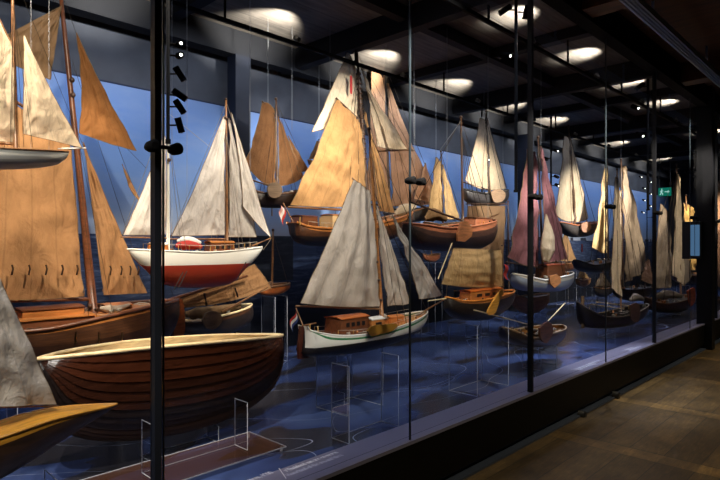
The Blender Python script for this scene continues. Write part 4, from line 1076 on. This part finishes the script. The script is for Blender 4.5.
# --- P
b = boats['P'] = Boat('blue black model hull with narrow yellow cream sail, middle of the far group', (575, 1.6), (616, 1.6), vbase=272)
b.hull([(575, 260), (588, 265), (604, 264), (615, 258)], [(575, 261), (579, 269), (592, 273), (606, 271), (613, 265), (616, 259)], 0.40, [(1, m_plain('blue_black_hull_paint', rgb(44, 48, 62), 0.4))], full=2.6, deckmat=BROWN, railmat=GREYHULL, railr=0.014)
b.mast([(608, 262), (607, 160)], 0.018, 0.012, DARKSPAR); b.sail('mainsail', [(606, 253), (606.5, 170), (605, 165), (592, 247)], m_sail('yellow_cream_sailcloth', rgb(232, 212, 166), 6, 0.12), 0.04, wr=0.012, bulge=(0, 0, -1, 2)); b.wire(606, 164)
b.line('red_pennon', [(582, 252), (582, 244)], 0.012, RED)
b.gear(10, seed=16)
b.shrouds((607, 163), [(596, 262), (602, 262), (613, 259)], 0.10)
# --- R
b = boats['R'] = Boat('model boat with tall slack grey sails just behind the tallest narrow cream sail', (614, 1.25), (652, 1.25), vbase=300)
b.hull([(614, 287), (630, 290), (651, 286)], [(614, 288), (619, 297), (633, 301), (647, 296), (652, 287)], 0.36, [(1, DARKHULL)], full=2.6, deckmat=BROWN, railmat=GREYHULL, railr=0.012)
b.mast([(623, 288), (621, 160)], 0.016, 0.010, DARKSPAR); S_R = m_sail('slack_grey_sailcloth', rgb(168, 156, 142), 8, 0.2)
b.sail('mainsail', [(625, 282), (622, 170), (624, 166), (648, 268)], S_R, 0.05, wr=0.02, fold=0.03, foldn=5); b.sail('foresail', [(621, 280), (620, 190), (619, 192), (610, 276)], S_R, 0.03, wr=0.015); b.stay((621, 162), (651, 285)); b.wire(621, 162)
b.gear(10, seed=18)
b.shrouds((621, 164), [(616, 287), (632, 289), (642, 288)], 0.10)
# --- Q: open dark boat with tall narrow sail
b = boats['Q'] = Boat('open dark model boat with tall stem post and tallest narrow cream sail', (578, 0.95), (648, 0.50), vbase=327)
b.hull([(577, 302), (588, 309), (608, 317), (630, 315), (648, 304)], [(577, 303), (583, 325), (600, 328), (622, 326), (640, 318), (649, 305)], 0.40, [(0.9, DARKHULL), (1, GREYHULL)], full=2.2, open_=True, inmat=DARKHULL, railmat=m_wood('grey_brown_rail', rgb(110, 96, 80), 0.5), railr=0.010)
b.mast([(621, 312), (617, 170)], 0.013, 0.009, SPAR); b.sail('mainsail', [(621, 297), (618, 184), (615, 177), (611, 288)], S_CREAM, 0.03, wr=0.01, fold=0.015, foldn=3)
b.line('stem_post', [(583, 328), (582.5, 296)], 0.022, m_wood('amber_post', rgb(120, 86, 40), 0.4)); b.plate('leeboard', [(630, 305), (637, 303), (640, 312), (637, 322), (631, 319)], 0.215, 0.018, m_wood('dull_brown_leeboard', rgb(112, 78, 62), 0.5))
b.furled('white_bundle', [(630, 300, 0), (637, 297, 0), (644, 300, 0)], [0.02, 0.05, 0.04, 0.02], S_GREY); b.line('oar', [(590, 304, 0.1), (624, 309, 0.1)], 0.007, PALEWOOD); b.line('oar', [(596, 302, -0.05), (632, 306, -0.05)], 0.007, PALEWOOD)
b.gear(18, seed=13)
b.shrouds((617, 173), [(602, 312), (612, 314), (628, 313), (640, 307)], 0.10)
for t in (0.35, 0.6):
    r = min(b.rows, key=lambda q: abs(q[0]-t)); bm = bmesh.new(); tube(bm, [b.world(r[1].x, -r[3]*0.9, r[1].y-0.03), b.world(r[1].x, r[3]*0.9, r[1].y-0.03)], 0.018, 6); b.add('thwart', bm, GREYHULL)

# --- S
b = boats['S'] = Boat('brown model boat with grey and cream sails beside the screen box', (645, 1.0), (693, 0.62), vbase=312)
b.hull([(645, 297), (658, 303), (676, 303), (693, 294)], [(645, 298), (650, 309), (664, 313), (680, 311), (689, 304), (693, 295)], 0.40, [(1, BROWN)], full=2.4, deckmat=BROWN, railmat=SPAR, railr=0.012)
b.mast([(681, 298), (676.5, 165)], 0.018, 0.010, SPAR); b.sail('mainsail', [(683, 286), (679, 178), (676, 173), (673, 276)], S_CREAM, 0.04, wr=0.012, fold=0.02, foldn=3)
b.sail('mizzen_sail', [(671, 288), (668, 212), (660, 204), (652, 288)], S_R, 0.05, (-0.05,)*4, wr=0.015); b.sail('staysail', [(684, 286), (678, 200), (692, 276)], S_R, 0.02, wr=0.01)
b.sail('small_jib', [(640, 280), (647, 259), (649, 260), (655, 286)], m_sail('pale_pink_sailcloth', rgb(214, 180, 160), 4, 0.15), 0.02, (0.12,)*4, wr=0.01); b.plate('rudder', [(687, 291), (694, 288), (695, 300), (690, 306)], 0.215, 0.02, m_wood('orange_red_rudder', rgb(176, 84, 50), 0.4))
b.furled('cloth_bundle', [(655, 297, 0.05), (668, 294, 0.05), (682, 296, 0.05)], [0.03, 0.07, 0.06, 0.03], S_R); b.stay((676, 166), (692, 294), 0.003); b.stay((676, 168), (641, 282), 0.003)
b.gear(24, seed=14, k=1.3)
b.shrouds((677, 170), [(658, 300), (668, 302), (690, 294)], 0.10)
# --- V, W
b = boats['V'] = Boat('stand-in boat with bunched yellow lit sails for a warm lit structure, far end', (683, 1.2), (700, 1.2), vbase=284)  # boat made up in place of a warm-lit structure; yellow cloth carries its glow
b.hull([(676, 274), (686, 276), (698, 273)], [(676, 275), (680, 281), (688, 284), (695, 280), (699, 274)], 0.5, [(1, BROWN)], full=2.6, deckmat=BROWN, railmat=SPAR, railr=0.02)
b.mast([(688, 276), (686, 196)], 0.022, 0.014, SPAR); b.sail('mainsail', [(694, 270), (692, 208), (684, 203), (681, 270)], S_YELLOW, 0.05, wr=0.03, fold=0.04, foldn=4)
b = boats['W'] = Boat('model boat with dull rose sails at the right edge, beyond the dark column', (711, 0.9), (738, 0.6), vbase=312)
b.hull([(709, 296), (722, 300), (740, 296)], [(709, 297), (713, 308), (724, 312), (736, 307), (741, 297)], 0.4, [(1, DARKHULL)], full=2.6, deckmat=BROWN, railmat=SPAR, railr=0.014)
b.wire(720, 172); b.mast([(723, 298), (720, 170)], 0.02, 0.012, DARKSPAR); b.sail('mainsail', [(722, 288), (720, 185), (717, 180), (711, 284)], S_ROSE, 0.04, wr=0.012); b.sail('staysail', [(725, 288), (722, 190), (738, 286)], S_ROSE, 0.04, wr=0.012)

# --- O: open boat low in front
b = boats['O'] = Boat('small open brown model boat with brown leeboard, low by the second post', (503, 0.55), (563, 0.55), vbase=346)
b.hull([(502, 327), (515, 335), (533, 338), (551, 334), (562, 325)], [(502, 328), (506, 339), (522, 346), (542, 345), (557, 337), (563, 326)], 0.40, [(0.8, DARKHULL), (1, BROWN)], full=2.4, bilge=(0.6, 1.2), open_=True, inmat=m_wood('amber_inner_planking', rgb(150, 104, 52), 0.4), railmat=m_wood('grey_tan_rail', rgb(150, 124, 96), 0.5), railr=0.009)
b.plate('leeboard', [(539, 328), (546, 322), (551, 324), (552, 333), (546, 343), (540, 338)], 0.205, 0.018, m_wood('reddish_leeboard', rgb(128, 78, 58), 0.5)); b.line('boat_hook', [(548, 321, 0.05), (565, 303, 0.05)], 0.006, PALEWOOD); b.line('oar', [(508, 329, 0), (548, 329, 0)], 0.008, PALEWOOD)
b.gear(18, seed=15, h=-0.03)
for t in (0.3, 0.5, 0.72):
    r = min(b.rows, key=lambda q: abs(q[0]-t)); bm = bmesh.new(); tube(bm, [b.world(r[1].x, -r[3]*0.9, r[1].y-0.04), b.world(r[1].x, r[3]*0.9, r[1].y-0.04)], 0.016, 6); b.add('thwart', bm, BROWN)
b.blocks([(512, 329), (520, 331), (527, 328), (534, 331)], 0.022)

# --- X: brown hull seen under M, and small floor boats
def small(key, label, u0, u1, Y, vt, vb, mat, sail=None, mastv=None):
    b = boats[key] = Boat(label, (u0, Y), (u1, Y), vbase=vb); mu = (u0+u1)/2
    b.hull([(u0, vt), (mu, vt+(vb-vt)*0.2), (u1, vt-0.5)], [(u0, vt+0.5), (lerp(u0, u1, 0.12), lerp(vt, vb, 0.7)), (mu, vb), (lerp(u0, u1, 0.9), lerp(vt, vb, 0.6)), (u1, vt)], b.px*(u1-u0)*0.5, [(1, mat)], full=2.6, nS=20, deckmat=BROWN, railmat=SPAR, railr=b.px*0.6)
    if mastv: b.mast([(mu, vt+1), (mu, mastv)], b.px*0.6, b.px*0.4, SPAR)
    if sail: b.sail('mainsail', [(mu+1, vt-1), (mu, mastv+2), (mu-2, mastv+1), (u0+1, vt-1)], sail, 0.02, nu=12, nv=12); b.sail('jib', [(mu+1.5, vt-1), (mu+0.5, mastv+3), (u1-1, vt-1)], sail, 0.02, nu=12, nv=12)
    return b
small('x1', 'small stout brown model hull tucked under the white topped boat behind the second post', 512, 548, 1.35, 294, 314, m_wood('stout_brown_planking', rgb(140, 92, 62), 0.45, planks=50))
small('x2', 'tiny wooden model boat low before the painted sea, under the bare masted hull', 423, 440, 2.6, 254, 262, PINKW, None, 240)
small('x3', 'tiny model boat with cream sails low between the purple and yellow sails', 576, 590, 2.4, 279, 287, m_wood('tan_planking', rgb(160, 116, 76), 0.45), S_BEIGE, 268)
small('x4', 'tiny model boat with dull sails low under the dark hanging hull', 594, 612, 1.2, 287, 297, GREYHULL, S_R, 272)
small('x5', 'small model boat with tan sails low behind the white topped hull, far group', 556, 577, 2.95, 262, 271, BROWN, S_DULL, 232)
small('x6', 'small model boat with ribbed brown sails at the back, between two tall sails', 308, 330, 2.9, 160, 168, BROWN, S_RIB, 140).wire(319, 146)

# ------------------------------------------------------------------ acrylic stands
def zmin(k): return min(p.y for p in boats[k].K)-0.006
stand(1.34, 1.92, 0.66, 0.79, 0.62, 'clear acrylic stand in front of the large dark clinker hull', ZF+0.034)
stand(2.87, 3.26, 0.78, 1.12, zmin('I')-0.01, 'clear acrylic stand directly under the white and green boat')
stand(2.48, 2.96, 0.37, 0.53, 0.79, 'empty clear acrylic stand closest to the sill, before the white and green boat')
stand(3.99, 4.50, 0.39, 0.67, zmin('L'), 'tall clear acrylic stand under the orange decked boat')
stand(5.25, 5.60, 0.45, 0.65, zmin('O'), 'low clear acrylic stand under the open boat by the second post')
def under(key, label, inset=0.3, w=0.12):
    b = boats[key]; x0, x1 = b.S[0].x, b.S[-1].x; xa, xb = b.world(lerp(x0, x1, inset), 0, 0), b.world(lerp(x0, x1, 1-inset), 0, 0)
    yc = (xa.y+xb.y)/2
    if abs(xa.y-xb.y) > 0.02: w = abs(xa.y-xb.y)/2+0.02
    stand(min(xa.x, xb.x), max(xa.x, xb.x), yc-w, yc+w, zmin(key), label)
under('C', 'clear acrylic stand directly under the large dark clinker hull', 0.36, 0.07); under('D', 'clear acrylic stand under the yellow decked boat'); under('B', 'clear acrylic stand under the large tan sailed barge'); under('F', 'clear acrylic stand under the barge with the lowered sail'); under('F2', 'thin clear acrylic stand under the small orange hull')
under('U', 'clear acrylic stand under the boat with the dull olive sail'); under('P', 'clear acrylic stand under the blue black hull'); under('R', 'clear acrylic stand under the boat with slack grey sails'); under('Q', 'low clear acrylic stand under the open boat with tall stem post'); under('S', 'clear acrylic stand under the brown boat by the screen box'); under('V', 'clear acrylic stand under the stand-in boat with yellow lit sails'); pass
for k, t in (('x1', 'stout brown hull'), ('x2', 'tiny boat under the bare masted hull'), ('x3', 'tiny boat with cream sails'), ('x4', 'tiny boat with dull sails'), ('x5', 'small boat with tan sails')): under(k, 'small clear acrylic stand under the %s' % t)
# base plate before the clinker hull
pl = Vector((1.75, 0.76, ZF+0.02)); e = empty('base_plate', pl, 'flat clear acrylic plate lying on the chart under the dark clinker hull', 'plate')
m, nt, out = newmat('acrylic_hull_reflection'); t = N(nt, 'ShaderNodeBsdfTransparent'); t.inputs[0].default_value = (0.75, 0.7, 0.68, 1); g = N(nt, 'ShaderNodeBsdfPrincipled'); g.inputs['Base Color'].default_value = rgb(96, 62, 44); g.inputs['Roughness'].default_value = 0.06  # brown base colour paints in the lit hull's reflection on the clear sheet
mx = N(nt, 'ShaderNodeMixShader'); mx.inputs[0].default_value = 0.4; nt.links.new(t.outputs[0], mx.inputs[1]); nt.links.new(g.outputs[0], mx.inputs[2]); nt.links.new(mx.outputs[0], out.inputs[0])
cs = [(1.0, 0.56), (2.13, 0.56), (2.13, 0.94), (1.0, 0.94)]
bm = bmesh.new(); bm.faces.new([bm.verts.new((x, y, ZF+0.03)) for x, y in cs]); sh = obj('sheet', bm, m, e, pl)
bm = bmesh.new(); P = [Vector((x, y, ZF+0.028)) for x, y in cs]
for a_, b_ in zip(P, P[1:]+P[:1]): tube(bm, [a_, b_], 0.004, 6)
obj('polished_edge', bm, AEDGE, sh, pl)
bm = bmesh.new()
for x, y in cs: tube(bm, [(x+(0.02 if x < 1.5 else -0.02), y+(0.02 if y < 0.7 else -0.02), ZF+0.001), (x+(0.02 if x < 1.5 else -0.02), y+(0.02 if y < 0.7 else -0.02), ZF+0.028)], 0.008, 8)
obj('foot', bm, AEDGE, e, pl)

# ================================================================== THE LIGHT
# spotlights over the boats, along the front track, aimed into the case
def key(X, tX, tY, tZ, W, col=WARM, ang=46, y=0.16, z=3.40):
    W *= 3.0
    spot((X, y, z), (tX, tY, tZ), W, col, ang, 0.7, 0.035, 'boat_lamp_or_fill')
key(0.3, 0.9, 1.0, 1.9, 105); key(1.3, 1.2, 2.0, 1.7, 120); key(1.9, 2.2, 1.45, 1.9, 50, NEUT); key(1.2, 1.6, 1.05, 0.95, 60)
key(2.4, 2.7, 2.3, 1.2, 80); key(3.1, 3.5, 2.45, 2.2, 110); key(3.7, 4.1, 2.1, 2.4, 90); key(4.4, 4.9, 1.3, 1.7, 70); key(6.6, 7.0, 2.3, 2.2, 90); key(9.3, 9.7, 1.9, 2.1, 110)
key(11.2, 12.0, 2.0, 1.6, 300)
# unseen spots added on the hall side of the glass to brighten the sails
key(-0.3, 0.45, 0.4, 1.3, 400, NEUT, 40, -1.0, 3.6); key(2.0, 3.0, 0.8, 1.4, 430, NEUT, 32, -1.1, 3.6)
key(0.2, 1.0, 2.0, 2.9, 150, WARM, 34, -1.3, 3.55); key(1.8, 2.3, 1.1, 0.9, 60, WARM, 36, -1.0, 3.5)
key(3.3, 4.0, 2.1, 2.65, 240, NEUT, 28, -1.3, 3.55); key(4.6, 5.7, 2.7, 2.2, 200, WARM, 26, -1.3, 3.55); key(6.0, 6.95, 2.3, 2.3, 330, NEUT, 24, -1.3, 3.55)
key(3.6, 4.3, 0.55, 1.25, 300, WARM, 28, -1.0, 3.6); key(5.0, 5.8, 1.4, 1.2, 220, WARM, 36, -1.0, 3.6); key(5.5, 6.3, 0.95, 1.65, 320, NEUT, 28, -1.0, 3.6)
key(6.8, 7.8, 0.75, 1.6, 300, WARM, 30, -1.2, 3.5); key(8.4, 9.7, 1.9, 2.2, 320, NEUT, 26, -1.3, 3.55); key(8.8, 9.9, 1.4, 1.8, 320, WARM, 30, -1.3, 3.5); key(9.4, 10.8, 0.85, 1.8, 330, WARM, 34, -1.4, 3.5)
key(12.4, 13.6, 1.2, 1.9, 200, WARM, 36, 0.18, 3.4); key(13.6, 15.0, 0.8, 1.8, 420, WARM, 36, -1.2, 3.5)
area((9.0, 2.55, 3.55), (0, 0.75, -1.0), 19.0, 0.12, 115, (0.88, 0.93, 1.0), 160, 'mural_wash')
area((9.0, 0.14, 3.55), (0, 0.03, -1), 19.0, 0.05, 26, COOL, 60, 'sill_wash')
area((9.0, 1.6, 3.5), (0, 0.1, -1), 19.0, 0.3, 30, (0.75, 0.8, 1.0), 170, 'case_fill')
spot((6.2, 0.2, 3.4), (6.2, 0.1, 0.36), 420, (0.8, 0.85, 1.0), 50, 0.9, 0.05, 'sill_fill_spot')  # extra cool spot added to brighten this stretch of sill
for X in (3.0, 6.2, 9.5): spot((X, -2.6, 3.7), (X+0.5, -1.2, 0), 150, (1.0, 0.86, 0.58), 84, 0.9, 0.06, 'hall_lamp')
